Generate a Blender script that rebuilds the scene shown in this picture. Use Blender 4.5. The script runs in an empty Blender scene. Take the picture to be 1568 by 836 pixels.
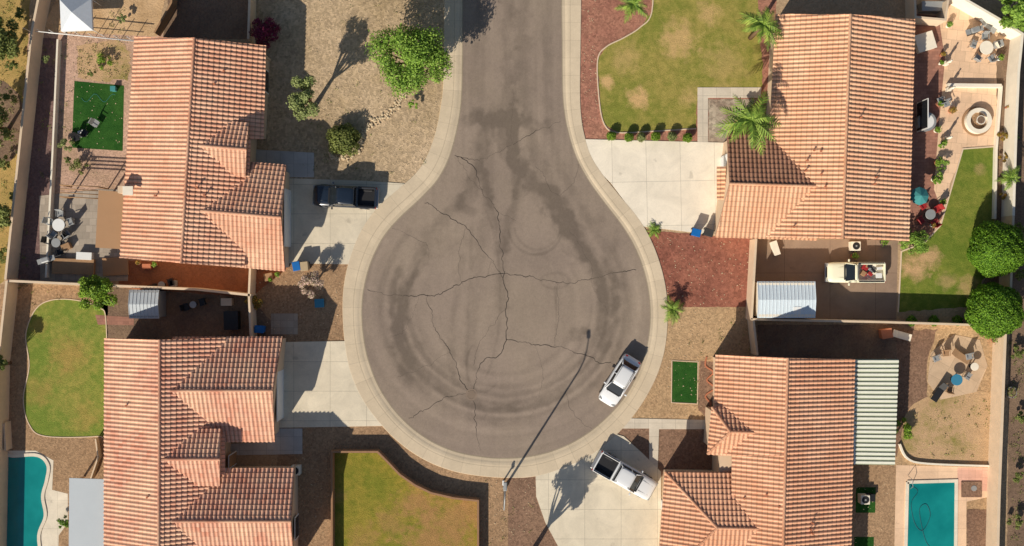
import bpy, bmesh, math, random
import numpy as np
from mathutils import Vector, Matrix
random.seed(7); rng=np.random.default_rng(7)
scene=bpy.context.scene
S=0.0575; H=80.0; CX,CY=784.0,418.0
def P(px,py,z=0.0):
    # survey point (plan pixels of the aerial survey, 5.75 cm each) with relief displacement removed for height z
    f=(H-z)/H
    return Vector(((px-CX)*S*f,(CY-py)*S*f,z))
def lin(v):
    v/=255.0
    return v/12.92 if v<=0.04045 else ((v+0.055)/1.055)**2.4
def C(r,g,b,k=1.19): return (min(.88,lin(r)*k),min(.88,lin(g)*k*1.01),min(.88,lin(b)*k*1.02),1.0)
# ---------------------------------------------------------------- node helpers
class NB:
    def __init__(s,name):
        s.m=bpy.data.materials.new(name); s.m.use_nodes=True; s.t=s.m.node_tree; s.n=s.t.nodes; s.n.clear()
        s.out=s.n.new('ShaderNodeOutputMaterial'); s.b=s.n.new('ShaderNodeBsdfPrincipled')
        s.t.links.new(s.b.outputs[0],s.out.inputs[0]); s.tc=s.n.new('ShaderNodeTexCoord')
    def L(s,a,b): s.t.links.new(a,b)
    def noise(s,scale,detail=3,rough=0.55,vec=None,dist=0.0):
        n=s.n.new('ShaderNodeTexNoise'); n.inputs['Scale'].default_value=scale; n.inputs['Detail'].default_value=detail
        n.inputs['Roughness'].default_value=rough; n.inputs['Distortion'].default_value=dist
        s.L(vec if vec else s.tc.outputs['Object'],n.inputs['Vector']); return n.outputs['Fac']
    def vor(s,scale,vec=None,out='Color'):
        n=s.n.new('ShaderNodeTexVoronoi'); n.inputs['Scale'].default_value=scale
        s.L(vec if vec else s.tc.outputs['Object'],n.inputs['Vector']); return n.outputs[out]
    def ramp(s,fac,a,b,ca=(0,0,0,1),cb=(1,1,1,1)):
        r=s.n.new('ShaderNodeValToRGB'); e=r.color_ramp.elements
        e[0].position=a; e[0].color=ca; e[1].position=b; e[1].color=cb; s.L(fac,r.inputs[0]); return r.outputs[0]
    def mix(s,fac,a,b,mode='MIX'):
        m=s.n.new('ShaderNodeMix'); m.data_type='RGBA'; m.blend_type=mode
        for sock,v in ((m.inputs[0],fac),(m.inputs[6],a),(m.inputs[7],b)):
            if isinstance(v,bpy.types.NodeSocket): s.L(v,sock)
            else: sock.default_value=v
        return m.outputs[2]
    def math(s,op,a,b=0.0,c=None,clamp=False):
        m=s.n.new('ShaderNodeMath'); m.operation=op; m.use_clamp=clamp
        for i,v in enumerate((a,b,c)):
            if v is None: continue
            if isinstance(v,bpy.types.NodeSocket): s.L(v,m.inputs[i])
            else: m.inputs[i].default_value=v
        return m.outputs[0]
    def scale(s,col,fac):
        v=s.n.new('ShaderNodeVectorMath'); v.operation='SCALE'; s.L(col,v.inputs[0])
        if isinstance(fac,bpy.types.NodeSocket): s.L(fac,v.inputs['Scale'])
        else: v.inputs['Scale'].default_value=fac
        return v.outputs[0]
    def bump(s,h,st=0.5,dist=0.05):
        b=s.n.new('ShaderNodeBump'); b.inputs['Strength'].default_value=st; b.inputs['Distance'].default_value=dist
        s.L(h,b.inputs['Height']); s.L(b.outputs[0],s.b.inputs['Normal'])
    def fin(s,col,rough=0.9,spec=0.2,metal=0.0):
        if isinstance(col,bpy.types.NodeSocket): s.L(col,s.b.inputs['Base Color'])
        else: s.b.inputs['Base Color'].default_value=col
        s.b.inputs['Roughness'].default_value=rough; s.b.inputs['Specular IOR Level'].default_value=spec
        s.b.inputs['Metallic'].default_value=metal
        return s.m
def m_ground(name,base,alt,speck=0.35,big=0.12,ss=7.0,amt=0.18,bump=0.6):
    b=NB(name)
    n1=b.noise(big,5,0.6); n2=b.noise(0.9,4,0.6); n3=b.noise(9,3,0.7)
    col=b.mix(b.ramp(b.math('ADD',b.math('MULTIPLY',n1,0.65),b.math('MULTIPLY',n2,0.35)),0.40,0.60),base,alt)
    v=b.vor(ss); bw=b.n.new('ShaderNodeRGBToBW'); b.L(v,bw.inputs[0])
    f=b.math('MULTIPLY_ADD',bw.outputs[0],speck,1.0-speck*0.5)
    f=b.math('MULTIPLY',f,b.math('MULTIPLY_ADD',n3,amt*3,1-amt*1.5))
    f=b.math('MULTIPLY',f,b.math('MULTIPLY_ADD',n2,amt*2.6,1-amt*1.3))
    b.bump(b.math('ADD',n3,bw.outputs[0]),bump,0.06)
    return b.fin(b.scale(col,f),0.95,0.1)
def m_grass(name,g,dry,lo=0.5,hi=0.7,k=1.0,spots=(),bare=None):
    b=NB(name); n1=b.noise(0.25,6,0.65); n2=b.noise(1.6,4,0.7); n3=b.noise(11,4,0.75); n4=b.noise(0.9,5,0.7)
    w=b.math('ADD',b.math('MULTIPLY',n1,0.6),b.math('MULTIPLY',n2,0.4))
    col=b.mix(b.ramp(w,lo,hi),g,dry)
    for (sx,sy,sr,sa) in spots:
        d=b.n.new('ShaderNodeVectorMath'); d.operation='DISTANCE'; b.L(b.tc.outputs['Object'],d.inputs[0]); d.inputs[1].default_value=tuple(P(sx,sy))
        r=sr*S; q=b.math('ADD',b.math('DIVIDE',d.outputs['Value'],r),b.math('MULTIPLY_ADD',n4,3.6,-1.8))
        fac=b.math('MULTIPLY',b.math('SUBTRACT',1.4,q,None,True),sa,None,True); col=b.mix(fac,col,bare or dry)
    f=b.math('MULTIPLY_ADD',n3,1.0,0.5); f=b.math('MULTIPLY',f,b.math('MULTIPLY_ADD',n2,0.6*k,1-0.3*k))
    b.bump(n3,0.8,0.08); return b.fin(b.scale(col,f),0.95,0.1)
def m_conc(name,base,bx=3.0,by=3.0,rot=0.0,var=0.1,joint=0.55,offset=0.0,mort=0.012,stain=0.36):
    b=NB(name); mp=b.n.new('ShaderNodeMapping'); mp.inputs['Rotation'].default_value[2]=rot; b.L(b.tc.outputs['Object'],mp.inputs[0])
    br=b.n.new('ShaderNodeTexBrick'); br.offset=offset; br.inputs['Scale'].default_value=1
    br.inputs['Brick Width'].default_value=bx; br.inputs['Row Height'].default_value=by
    br.inputs['Mortar Size'].default_value=mort*min(bx,by)**0.3; br.inputs['Mortar Smooth'].default_value=0.2
    br.inputs['Color1'].default_value=(1-var,1-var,1-var,1); br.inputs['Color2'].default_value=(1+var*.5,1+var*.5,1+var*.5,1)
    br.inputs['Mortar'].default_value=(joint,joint,joint,1); b.L(mp.outputs[0],br.inputs['Vector'])
    n1=b.noise(0.5,6,0.7,None,0.6); n3=b.noise(10,4,0.7)
    f=b.math('MULTIPLY',b.math('MULTIPLY_ADD',n1,stain*2,1-stain),b.math('MULTIPLY_ADD',n3,0.24,0.88))
    oil=b.ramp(b.noise(0.75,4,0.55,None,0.3),0.66,0.74); f=b.math('MULTIPLY',f,b.math('MULTIPLY_ADD',oil,-0.22,1.0))
    bb=b.mix(1.0,base,br.outputs['Color'],'MULTIPLY'); b.bump(n3,0.2,0.02)
    return b.fin(b.scale(bb,f),0.85,0.2)
def m_plain(name,col,rough=0.7,spec=0.3,metal=0.0,var=0.12,sc=3.0,coat=0.0):
    b=NB(name); n=b.noise(sc,4,0.65)
    rgb=b.n.new('ShaderNodeRGB'); rgb.outputs[0].default_value=col
    b.fin(b.scale(rgb.outputs[0],b.math('MULTIPLY_ADD',n,var*2,1-var)),rough,spec,metal)
    if coat: b.b.inputs['Coat Weight'].default_value=coat; b.b.inputs['Coat Roughness'].default_value=0.05
    return b.m
def m_tile(name,c1,c2,c3):
    b=NB(name); uv=b.tc.outputs['UV']; fl=b.n.new('ShaderNodeVectorMath'); fl.operation='FLOOR'; b.L(uv,fl.inputs[0])
    wn=b.n.new('ShaderNodeTexWhiteNoise'); wn.noise_dimensions='2D'; b.L(fl.outputs[0],wn.inputs['Vector'])
    n1=b.noise(0.35,5,0.65); n3=b.noise(14,3,0.7)
    col=b.mix(b.ramp(wn.outputs['Value'],0.1,0.9),c1,c2); col=b.mix(b.ramp(n1,0.42,0.68),col,c3)
    f=b.math('MULTIPLY',b.math('MULTIPLY_ADD',wn.outputs['Value'],0.2,0.9),b.math('MULTIPLY_ADD',n3,0.36,0.82))
    f=b.math('MULTIPLY',f,b.math('MULTIPLY_ADD',b.noise(1.3,4,0.7),0.34,0.83))
    # shade painted into colour at the lap of each course and in the pans
    sp=b.n.new('ShaderNodeSeparateXYZ'); b.L(uv,sp.inputs[0]); fv=b.math('FRACT',sp.outputs[1]); fu=b.math('FRACT',sp.outputs[0])
    f=b.math('MULTIPLY',f,b.math('MULTIPLY_ADD',b.math('GREATER_THAN',fu,0.7),-0.32,1.0)); f=b.math('MULTIPLY',f,b.math('MULTIPLY_ADD',b.math('LESS_THAN',fv,0.18),-0.28,1.0))
    b.bump(n3,0.2,0.01); return b.fin(b.scale(col,f),0.88,0.12)
def m_leaf(name,c1,c2,tr=0.25):
    b=NB(name); g=b.n.new('ShaderNodeNewGeometry')
    col=b.mix(g.outputs['Random Per Island'],c1,c2); col=b.scale(col,b.math('MULTIPLY_ADD',b.noise(1.1,2),1.2,0.5))
    b.fin(col,0.6,0.25)
    t=b.n.new('ShaderNodeBsdfTranslucent'); b.L(col,t.inputs[0]); mx=b.n.new('ShaderNodeMixShader'); mx.inputs[0].default_value=tr
    b.L(b.b.outputs[0],mx.inputs[1]); b.L(t.outputs[0],mx.inputs[2]); b.L(mx.outputs[0],b.out.inputs[0]); return b.m
# ---------------------------------------------------------------- mesh helpers
def link(o,parent=None):
    scene.collection.objects.link(o)
    if parent is not None: o.parent=parent
    return o
def mesh_obj(name,verts,faces,mat=None,parent=None,smooth=False,world=False):
    me=bpy.data.meshes.new(name); me.from_pydata([tuple(v) for v in verts],[],faces); me.update()
    if mat: me.materials.append(mat)
    if smooth: me.polygons.foreach_set('use_smooth',[True]*len(me.polygons))
    o=bpy.data.objects.new(name,me); link(o,parent)
    if parent is not None and world: o.matrix_parent_inverse=parent.matrix_basis.inverted()
    return o
def empty(name,loc=(0,0,0),rz=0.0):
    e=bpy.data.objects.new(name,None); e.location=loc; e.rotation_euler=(0,0,rz); e.empty_display_size=0.3
    scene.collection.objects.link(e); e.matrix_basis=Matrix.Translation(loc)@Matrix.Rotation(rz,4,'Z'); return e
def catmull(pts,n=8,closed=False):
    out=[]; N=len(pts); pts=[Vector((p[0],p[1])) for p in pts]
    rngi=range(N if closed else N-1)
    for i in rngi:
        if closed: a,b,c,d=pts[i-1],pts[i],pts[(i+1)%N],pts[(i+2)%N]
        else: a,b,c,d=pts[max(i-1,0)],pts[i],pts[i+1],pts[min(i+2,N-1)]
        for k in range(n):
            t=k/n; out.append(tuple(0.5*((2*b)+(c-a)*t+(2*a-5*b+4*c-d)*t*t+(3*b-a-3*c+d)*t**3)))
    if not closed: out.append(tuple(pts[-1]))
    return out
def resample(pts,step,closed=True):
    out=[]; N=len(pts)
    for i in range(N if closed else N-1):
        a=Vector(pts[i][:2]); b=Vector(pts[(i+1)%N][:2]); L=(b-a).length; k=max(1,int(L/step))
        for j in range(k): out.append(tuple(a.lerp(b,j/k)))
    if not closed: out.append(tuple(pts[-1][:2]))
    return out
def poly_slab(name,wpts,z0,z1,mat,parent=None,bevel=0,world=True):
    bm=bmesh.new(); top=[bm.verts.new((p[0],p[1],z1)) for p in wpts]; f=bm.faces.new(top)
    f.normal_update()
    if f.normal.z<0: bmesh.ops.reverse_faces(bm,faces=[f])
    if z0 is not None and z1-z0>1e-6:
        r=bmesh.ops.extrude_face_region(bm,geom=[f]); vs=[g for g in r['geom'] if isinstance(g,bmesh.types.BMVert)]
        for v in vs: v.co.z=z0
        bmesh.ops.recalc_face_normals(bm,faces=bm.faces)
    bmesh.ops.triangulate(bm,faces=[f for f in bm.faces if len(f.verts)>4])
    me=bpy.data.meshes.new(name); bm.to_mesh(me); bm.free(); me.materials.append(mat)
    o=bpy.data.objects.new(name,me); link(o,parent)
    if parent is not None and world: o.matrix_parent_inverse=parent.matrix_basis.inverted()
    return o
def patch(name,px,level,mat,smooth=False,jit=0.04,z1=None,z0=None,parent=None):
    if smooth: px=catmull(px,6,True)
    w=[P(p[0],p[1])[:2] for p in px]
    if jit>0:
        w=[(p[0]+random.uniform(-jit,jit),p[1]+random.uniform(-jit,jit)) for p in resample(w,0.3)]
    z=z1 if z1 is not None else 0.006+0.004*level
    return poly_slab(name,w,z0,z,mat,parent)
def box(name,c,s,mat,parent=None,rz=0.0,bev=0.0,world=False,rx=0,ry=0):
    bm=bmesh.new(); bmesh.ops.create_cube(bm,size=1.0)
    for v in bm.verts: v.co=Vector((v.co.x*s[0],v.co.y*s[1],v.co.z*s[2]))
    if bev>0: bmesh.ops.bevel(bm,geom=bm.edges[:],offset=bev,segments=2,affect='EDGES',profile=0.5)
    me=bpy.data.meshes.new(name); bm.to_mesh(me); bm.free(); me.materials.append(mat)
    o=bpy.data.objects.new(name,me); o.location=c; o.rotation_euler=(rx,ry,rz); link(o,parent)
    if parent is not None and world: o.matrix_parent_inverse=parent.matrix_basis.inverted()
    return o
def cyl(name,c,r,h,mat,parent=None,r2=None,seg=20,axis='Z',bev=0.0,world=False):
    bm=bmesh.new(); bmesh.ops.create_cone(bm,cap_ends=True,segments=seg,radius1=r,radius2=r if r2 is None else r2,depth=h)
    if bev: bmesh.ops.bevel(bm,geom=[e for e in bm.edges if abs(e.verts[0].co.z-e.verts[1].co.z)<1e-5],offset=bev,segments=2,affect='EDGES')
    if axis=='Y': bmesh.ops.rotate(bm,verts=bm.verts,matrix=Matrix.Rotation(math.pi/2,3,'X'))
    if axis=='X': bmesh.ops.rotate(bm,verts=bm.verts,matrix=Matrix.Rotation(math.pi/2,3,'Y'))
    me=bpy.data.meshes.new(name); bm.to_mesh(me); bm.free(); me.materials.append(mat)
    for p in me.polygons: p.use_smooth=len(p.vertices)==4
    o=bpy.data.objects.new(name,me); o.location=c; link(o,parent)
    if parent is not None and world: o.matrix_parent_inverse=parent.matrix_basis.inverted()
    return o
def tube(name,pts,radii,mat,parent=None,seg=8,world=True):
    V=[];F=[]; pts=[Vector(p) for p in pts]
    for i,p in enumerate(pts):
        t=(pts[min(i+1,len(pts)-1)]-pts[max(i-1,0)]).normalized()
        a=t.cross(Vector((0.31,0.95,0.05))).normalized(); b=t.cross(a)
        for k in range(seg):
            an=2*math.pi*k/seg; V.append(p+(a*math.cos(an)+b*math.sin(an))*radii[i])
    for i in range(len(pts)-1):
        for k in range(seg):
            F.append((i*seg+k,i*seg+(k+1)%seg,(i+1)*seg+(k+1)%seg,(i+1)*seg+k))
    F.append(tuple(range(seg))[::-1]); F.append(tuple((len(pts)-1)*seg+k for k in range(seg)))
    return mesh_obj(name,V,F,mat,parent,True,world)
# ---------------------------------------------------------------- materials
M_base=m_ground('desert_soil',C(178,152,122),C(156,132,104))
M_gravA=m_ground('tan_gravel',C(190,166,136),C(162,140,110),0.6,0.15,5.0,0.24,0.9)
M_gravC=m_ground('brown_gravel',C(164,134,104),C(140,112,86),0.6)
M_gravC2=m_ground('dark_brown_gravel',C(138,110,90),C(118,92,76),0.6)
M_gravRed=m_ground('red_gravel',C(150,98,80),C(130,82,68),0.6,0.4,5.0)
M_gravRose=m_ground('rose_gravel',C(162,116,96),C(146,100,84),0.6,0.3,5.0)
M_gravD=m_ground('sand_gravel',C(182,152,116),C(160,131,100),0.55)
M_gravPink=m_ground('pink_gravel',C(190,156,136),C(164,136,114),0.5)
M_gravPurp=m_ground('purple_gravel',C(128,104,98),C(110,88,84),0.5)
M_gravGrey=m_ground('grey_gravel',C(176,162,142),C(142,124,108),0.7,0.5,4.0)
M_dirt=m_ground('bare_dirt',C(200,168,130),C(168,138,102),0.2,0.3)
M_dirtRed=m_ground('red_dirt',C(152,98,70),C(134,88,64),0.3,0.3)
M_dark=m_ground('packed_earth',C(130,108,88),C(110,90,76),0.35,0.3)
M_lawnB=m_grass('lawn_grass',C(124,126,56),C(152,138,74),0.42,0.6,1,[(930,125,10,1),(975,150,15,1),(1040,60,26,.8),(1085,20,16,.7),(1060,150,14,.5),(1110,100,30,.4),(960,90,20,.45)],C(194,160,110))
M_lawnC=m_grass('lawn_grass_lush',C(112,128,54),C(146,138,70),0.44,0.62,1,[(105,545,24,.7),(60,600,20,.5),(130,640,18,.5),(60,500,12,.5)],C(160,132,76))
M_lawnC2=m_grass('lawn_grass_patchy',C(116,118,44),C(140,126,54),0.42,0.58,1,[(640,770,26,.9),(690,800,40,.85),(600,800,22,.6),(720,780,22,.8),(560,830,24,.5),(520,760,10,.5),(660,836,40,.9)],C(158,122,78))
M_lawnR=m_grass('lawn_grass_shady',C(100,116,44),C(128,128,58),0.44,0.64,1,[(1400,410,20,1),(1425,395,14,.9),(1480,440,14,.6),(1450,430,12,.5),(1500,260,8,.4)],C(184,150,110))
M_turf=m_grass('artificial_turf',C(38,78,30),C(54,92,38),0.42,0.62,0.5)
M_dry=m_grass('dry_weeds',C(178,148,92),C(116,108,56),0.46,0.66)
M_weed=m_grass('weedy_dirt',C(186,154,118),C(128,120,66),0.5,0.66)
M_drive=m_conc('driveway_concrete',C(206,194,172),3.2,2.6,0.0,0.06)
M_driveB=m_conc('pale_driveway_concrete',C(222,211,192),3.0,3.9,-0.02,0.05,stain=.3)
M_walk=m_conc('walkway_concrete',C(198,186,168),1.2,1.2,0.0,0.08)
M_walkg=m_conc('grey_walkway_concrete',C(176,172,166),1.2,1.2,0.0,0.08)
M_paver=m_conc('patio_pavers',C(218,184,152),0.9,0.9,0.1,0.12,0.75,0.5,0.02)
M_paverR=m_conc('red_patio_pavers',C(150,108,92),0.5,0.25,0.0,0.2,0.7,0.5,0.02)
M_deck=m_conc('pool_deck_concrete',C(218,184,152),2.5,2.5,0.0,0.05,0.75)
M_deckw=m_conc('pale_deck_concrete',C(214,202,182),2.5,2.5,0.0,0.05,0.75)
M_wall=m_plain('block_wall_stucco',C(204,182,156),0.9,0.1,0,0.16,1.5)
M_wallw=m_plain('white_block',C(220,210,192),0.9,0.1,0,0.12,1.5)
M_brick=m_plain('brown_block',C(146,112,86),0.9,0.1,0,0.2,3)
M_stucco=m_plain('house_stucco',C(204,178,150),0.9,0.1,0,0.08,1.0)
M_fascia=m_plain('fascia_paint',C(168,134,112),0.8,0.2)
M_tileA=m_tile('clay_tile_salmon',C(220,168,138),C(202,146,118),C(226,178,148))
M_tileC=m_tile('clay_tile_pink',C(224,172,146),C(194,136,112),C(222,180,150))
M_tileB=m_tile('clay_tile_sand',C(224,172,136),C(210,156,122),C(226,180,146))
M_tileD=m_tile('clay_tile_orange',C(220,166,132),C(204,148,116),C(224,174,142))
M_tileBShade=m_tile('clay_tile_sand_shaded',C(162,120,96),C(144,104,84),C(170,128,104))  # sand tile darkened, the north slope's shade is put into its colour
M_glass=m_plain('dark_glass',(0.015,0.02,0.025,1),0.06,0.6,0,0.02)
M_rubber=m_plain('tyre_rubber',(0.015,0.015,0.015,1),0.8,0.2)
M_black=m_plain('black_plastic',(0.02,0.02,0.022,1),0.5,0.4)
M_chrome=m_plain('brushed_metal',(0.55,0.55,0.55,1),0.35,0.5,0.8)
M_carW=m_plain('white_car_paint',(0.78,0.79,0.80,1),0.3,0.5,0,0.02,1,0.8)
M_carK=m_plain('navy_car_paint',(0.012,0.02,0.035,1),0.25,0.5,0,0.02,1,1.0)
M_carC=m_plain('cream_car_paint',C(226,220,194),0.45,0.4,0,0.06,2,0.3)
M_red=m_plain('red_plastic',(0.35,0.03,0.03,1),0.4,0.4)
M_amber=m_plain('lamp_lens',(0.8,0.8,0.75,1),0.15,0.5)
M_blue=m_plain('blue_plastic',C(20,105,180,1),0.5,0.4)
M_blue2=m_plain('faded_blue_plastic',C(60,130,160,1),0.6,0.3)
M_teal=m_plain('teal_fabric',C(70,140,140,1),0.8,0.2)
M_white=m_plain('white_paint',(0.78,0.78,0.76,1),0.6,0.3,0,0.05)
M_grey=m_plain('grey_metal',(0.36,0.37,0.37,1),0.5,0.4,0.3,0.1)
M_bark=m_plain('tree_bark',C(110,88,68),0.95,0.1,0,0.3,6)
M_wood=m_plain('weathered_wood',C(150,118,88),0.85,0.2,0,0.25,4)
M_rock=m_plain('river_rock',C(190,170,140),0.9,0.2,0,0.35,2)
M_cover=m_plain('patio_cover_tan',C(164,128,96),0.9,0.1,0,0.06,1)
M_covg=m_plain('patio_cover_grey',C(176,182,186),0.6,0.3,0.0,0.06,1)
M_terra=m_plain('terracotta',C(170,108,80),0.8,0.2)
def m_water(name,c1,c2):
    b=NB(name); n=b.noise(0.35,3); col=b.mix(b.ramp(n,0.35,0.65),c1,c2); b.fin(col,0.04,0.5); b.bump(b.noise(2.2,3),0.12,0.03); return b.m
M_pool=m_water('pool_water',C(14,122,122,1),C(26,142,140,1))
# ---------------------------------------------------------------- ground
g=mesh_obj('ground',[(-900,-900,0),(900,-900,0),(900,900,0),(-900,900,0)],[(0,1,2,3)],M_base)
inner=[(709,-400),(709,-60),(709,60),(708,130),(706,165),(700,200),(689,240),(671,275),(645,304),(614,333),(589,362),(571,396),(560,432),(555,470),(557,512),(565,552),(581,592),(604,627),(633,656),(666,678),(702,692),(740,699),(775,701),(812,698),(851,688),(890,669),(925,642),(955,609),(977,570),(990,530),(995,490),(993,450),(985,413),(971,378),(953,347),(930,317),(905,283),(886,250),(873,215),(865,180),(861,140),(860,60),(859,-60),(859,-400)]
outer=[(681,-400),(681,-60),(680,60),(679,130),(675,165),(668,200),(656,235),(639,263),(612,288),(580,316),(555,350),(538,390),(528,430),(525,471),(528,522),(537,569),(556,612),(584,650),(615,680),(651,704),(691,720),(732,728),(775,731),(818,729),(860,717),(905,696),(945,664),(978,625),(1003,581),(1017,538),(1022,492),(1020,446),(1010,402),(994,362),(974,330),(948,299),(921,265),(904,237),(895,208),(890,180),(888,140),(889,60),(890,-60),(890,-400)]
inn=[Vector(P(*p)[:2]) for p in catmull(inner,8)]; out_=[Vector(P(*p)[:2]) for p in catmull(outer,8)]
def resamp_n(pts,n):
    d=[0]
    for i in range(1,len(pts)): d.append(d[-1]+(pts[i]-pts[i-1]).length)
    r=[];j=0
    for k in range(n):
        t=d[-1]*k/(n-1)
        while j<len(d)-2 and d[j+1]<t: j+=1
        r.append(pts[j].lerp(pts[j+1],(t-d[j])/max(1e-9,d[j+1]-d[j])))
    return r
inn=resamp_n(inn,700)
outd=resamp_n(out_,2800); oa=np.array([[p.x,p.y] for p in outd])
last=0; pair=[]
for k,p in enumerate(inn):
    dd=np.hypot(oa[:,0]-p.x,oa[:,1]-p.y); dd[:last]=1e9; dd[last+60:]=1e9; last=int(np.argmin(dd)); pair.append(Vector(oa[last]))
prof=[(1.02,0.0),(1.0,0.065),(0.99,0.07),(0.47,0.07),(0.455,0.062),(0.44,0.07),(0.36,0.068),(0.27,0.05),(0.18,0.018),(0.0,0.012)]
V=[];F=[];UV=[]; arc=0
for k,(a,b) in enumerate(zip(inn,pair)):
    if k: arc+=(a-inn[k-1]).length
    for t,z in prof: q=a.lerp(b,t); V.append((q.x,q.y,z)); UV.append((arc,t))
m=len(prof)
for k in range(len(inn)-1):
    for j in range(m-1): F.append((k*m+j,(k+1)*m+j,(k+1)*m+j+1,k*m+j+1))
def m_sidewalk():
    b=NB('sidewalk_concrete'); sx=b.n.new('ShaderNodeSeparateXYZ'); b.L(b.tc.outputs['UV'],sx.inputs[0])
    fr=b.math('FRACT',b.math('DIVIDE',sx.outputs[0],1.55)); j=b.math('LESS_THAN',fr,0.025)
    slab=b.math('FLOOR',b.math('DIVIDE',sx.outputs[0],1.55)); wn=b.n.new('ShaderNodeTexWhiteNoise'); wn.noise_dimensions='1D'; b.L(slab,wn.inputs['W'])
    n1=b.noise(0.7,6,0.7); n3=b.noise(9,4,0.7)
    f=b.math('MULTIPLY',b.math('MULTIPLY_ADD',n1,0.4,0.8),b.math('MULTIPLY_ADD',n3,0.26,0.87))
    f=b.math('MULTIPLY',f,b.math('MULTIPLY_ADD',wn.outputs['Value'],0.1,0.94)); f=b.math('MULTIPLY',f,b.math('MULTIPLY_ADD',j,-0.16,1.0))
    gut=b.math('LESS_THAN',sx.outputs[1],0.2); f=b.math('MULTIPLY',f,b.math('MULTIPLY_ADD',gut,-0.12,1.0))
    lip=b.math('LESS_THAN',sx.outputs[1],0.05); f=b.math('MULTIPLY',f,b.math('MULTIPLY_ADD',lip,-0.4,1.0))
    ln=b.math('COMPARE',sx.outputs[1],0.455,0.018); f=b.math('MULTIPLY',f,b.math('MULTIPLY_ADD',ln,-0.2,1.0))
    rgb=b.n.new('ShaderNodeRGB'); rgb.outputs[0].default_value=C(196,179,154); b.bump(n3,0.2,0.02)
    return b.fin(b.scale(rgb.outputs[0],f),0.9,0.15)
sw=mesh_obj('sidewalk',V,F,m_sidewalk())
uvl=sw.data.uv_layers.new(name='UVMap'); li=np.zeros(len(sw.data.loops),dtype=np.int32); sw.data.loops.foreach_get('vertex_index',li)
uvl.data.foreach_set('uv',np.array(UV,dtype=np.float32)[li].ravel())
def inside(px,py,poly):
    c=np.zeros(px.shape,bool); n=len(poly); j=n-1
    for i in range(n):
        xi,yi=poly[i]; xj,yj=poly[j]
        if yi!=yj:
            c^=((yi>py)!=(yj>py))&(px<(xj-xi)*(py-yi)/(yj-yi)+xi)
        j=i
    return c
road_poly=[tuple(a.lerp(b,0.08)) for a,b in zip(inn[::3],pair[::3])]
st=0.10; xs=np.arange(-14,13.5,st); ys=np.arange(-17,47,st); GX,GY=np.meshgrid(xs,ys)
ny,nx=GX.shape
U=GX/S+CX; Wp=CY-GY/S
tone=np.zeros_like(GX)
def vnoise(x,y,seed):
    r=np.random.default_rng(seed); T=r.random((256,256)); xi=np.floor(x).astype(int); yi=np.floor(y).astype(int); fx=x-xi; fy=y-yi
    fx=fx*fx*(3-2*fx); fy=fy*fy*(3-2*fy); a=T[yi%256,xi%256]; b=T[yi%256,(xi+1)%256]; c=T[(yi+1)%256,xi%256]; d=T[(yi+1)%256,(xi+1)%256]
    return (a*(1-fx)+b*fx)*(1-fy)+(c*(1-fx)+d*fx)*fy-0.5
def fbm(x,y,seed): return vnoise(x,y,seed)+0.5*vnoise(x*2.1,y*2.1,seed+50)+0.3*vnoise(x*4.3,y*4.3,seed+51)
def dist_poly(pts):
    D=np.full(GX.shape,1e9)
    for (x0,y0),(x1,y1) in zip(pts[:-1],pts[1:]):
        dx,dy=x1-x0,y1-y0; t=np.clip(((U-x0)*dx+(Wp-y0)*dy)/(dx*dx+dy*dy+1e-9),0,1)
        D=np.minimum(D,np.hypot(U-x0-t*dx,Wp-y0-t*dy))
    return D
GAIN=1.5
def stroke(pts,w,amt,brk=0.5,seed=1,smooth=True,hard=2.0):
    global tone
    if smooth: pts=catmull(pts,6)
    D=np.abs(dist_poly(pts)+fbm(U/12,Wp/12,seed)*w*1.0)
    mod=np.clip(1-brk+brk*2*(fbm(U/22,Wp/22,seed+9)+0.5),0,1.7)
    tone+=GAIN*amt*np.exp(-(D/w)**hard)*mod
stroke([(735,-60),(735,60),(737,150),(745,220),(748,300),(735,380),(725,470),(720,560)],9,-0.09,0.3,1,True,3)
stroke([(775,-60),(776,60),(778,150),(785,220),(790,290),(770,380),(768,470)],9,-0.14,0.3,2,True,3)
stroke([(785,-60),(786,60),(790,150)],5,-0.08,0.3,62,True,3)
stroke([(800,-60),(800,60),(803,150),(820,230),(862,320),(905,400),(930,470)],12,-0.13,0.3,3,True,3)
stroke([(835,-60),(835,60),(838,150),(850,230),(880,300),(920,370),(948,440)],7,-0.09,0.4,4,True,3)
stroke([(755,170),(735,230),(715,300),(665,350),(640,395),(620,450),(612,520),(630,580)],12,-0.15,0.4,5,True,3)
stroke([(783,180),(770,215),(800,262),(840,305),(872,352)],15,-0.17,0.4,6,True,4)
stroke([(872,352),(905,400),(925,460),(925,530)],10,-0.11,0.4,76,True,3)
stroke([(786,175),(786,210),(784,245)],8,-0.22,0.4,16,True,4)
stroke([(735,245),(748,300),(760,340),(772,380)],7,-0.12,0.6,66,True,3)
stroke([(715,184),(750,180),(800,185),(836,195)],10,-0.10,0.8,7,True,4)
stroke([(728,178),(742,190),(760,186)],12,-0.14,0.6,17,True,4)
stroke([(790,300),(800,260),(808,232)],7,-0.12,0.6,67,True,4)
stroke([(840,305),(862,330),(880,372),(884,385)],18,-0.13,0.7,8,True,4)
stroke([(655,378),(700,372),(740,372)],12,-0.07,0.8,18)
stroke([(880,515),(890,508)],9,-0.2,0.3,19,True,4)
stroke([(700,310),(722,322)],10,-0.12,0.6,68,True,4)
def circ(cx,cy,rx,ry,a0,a1): return [(cx+rx*math.cos(math.radians(a)),cy+ry*math.sin(math.radians(a))) for a in np.linspace(a0,a1,30)]
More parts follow.
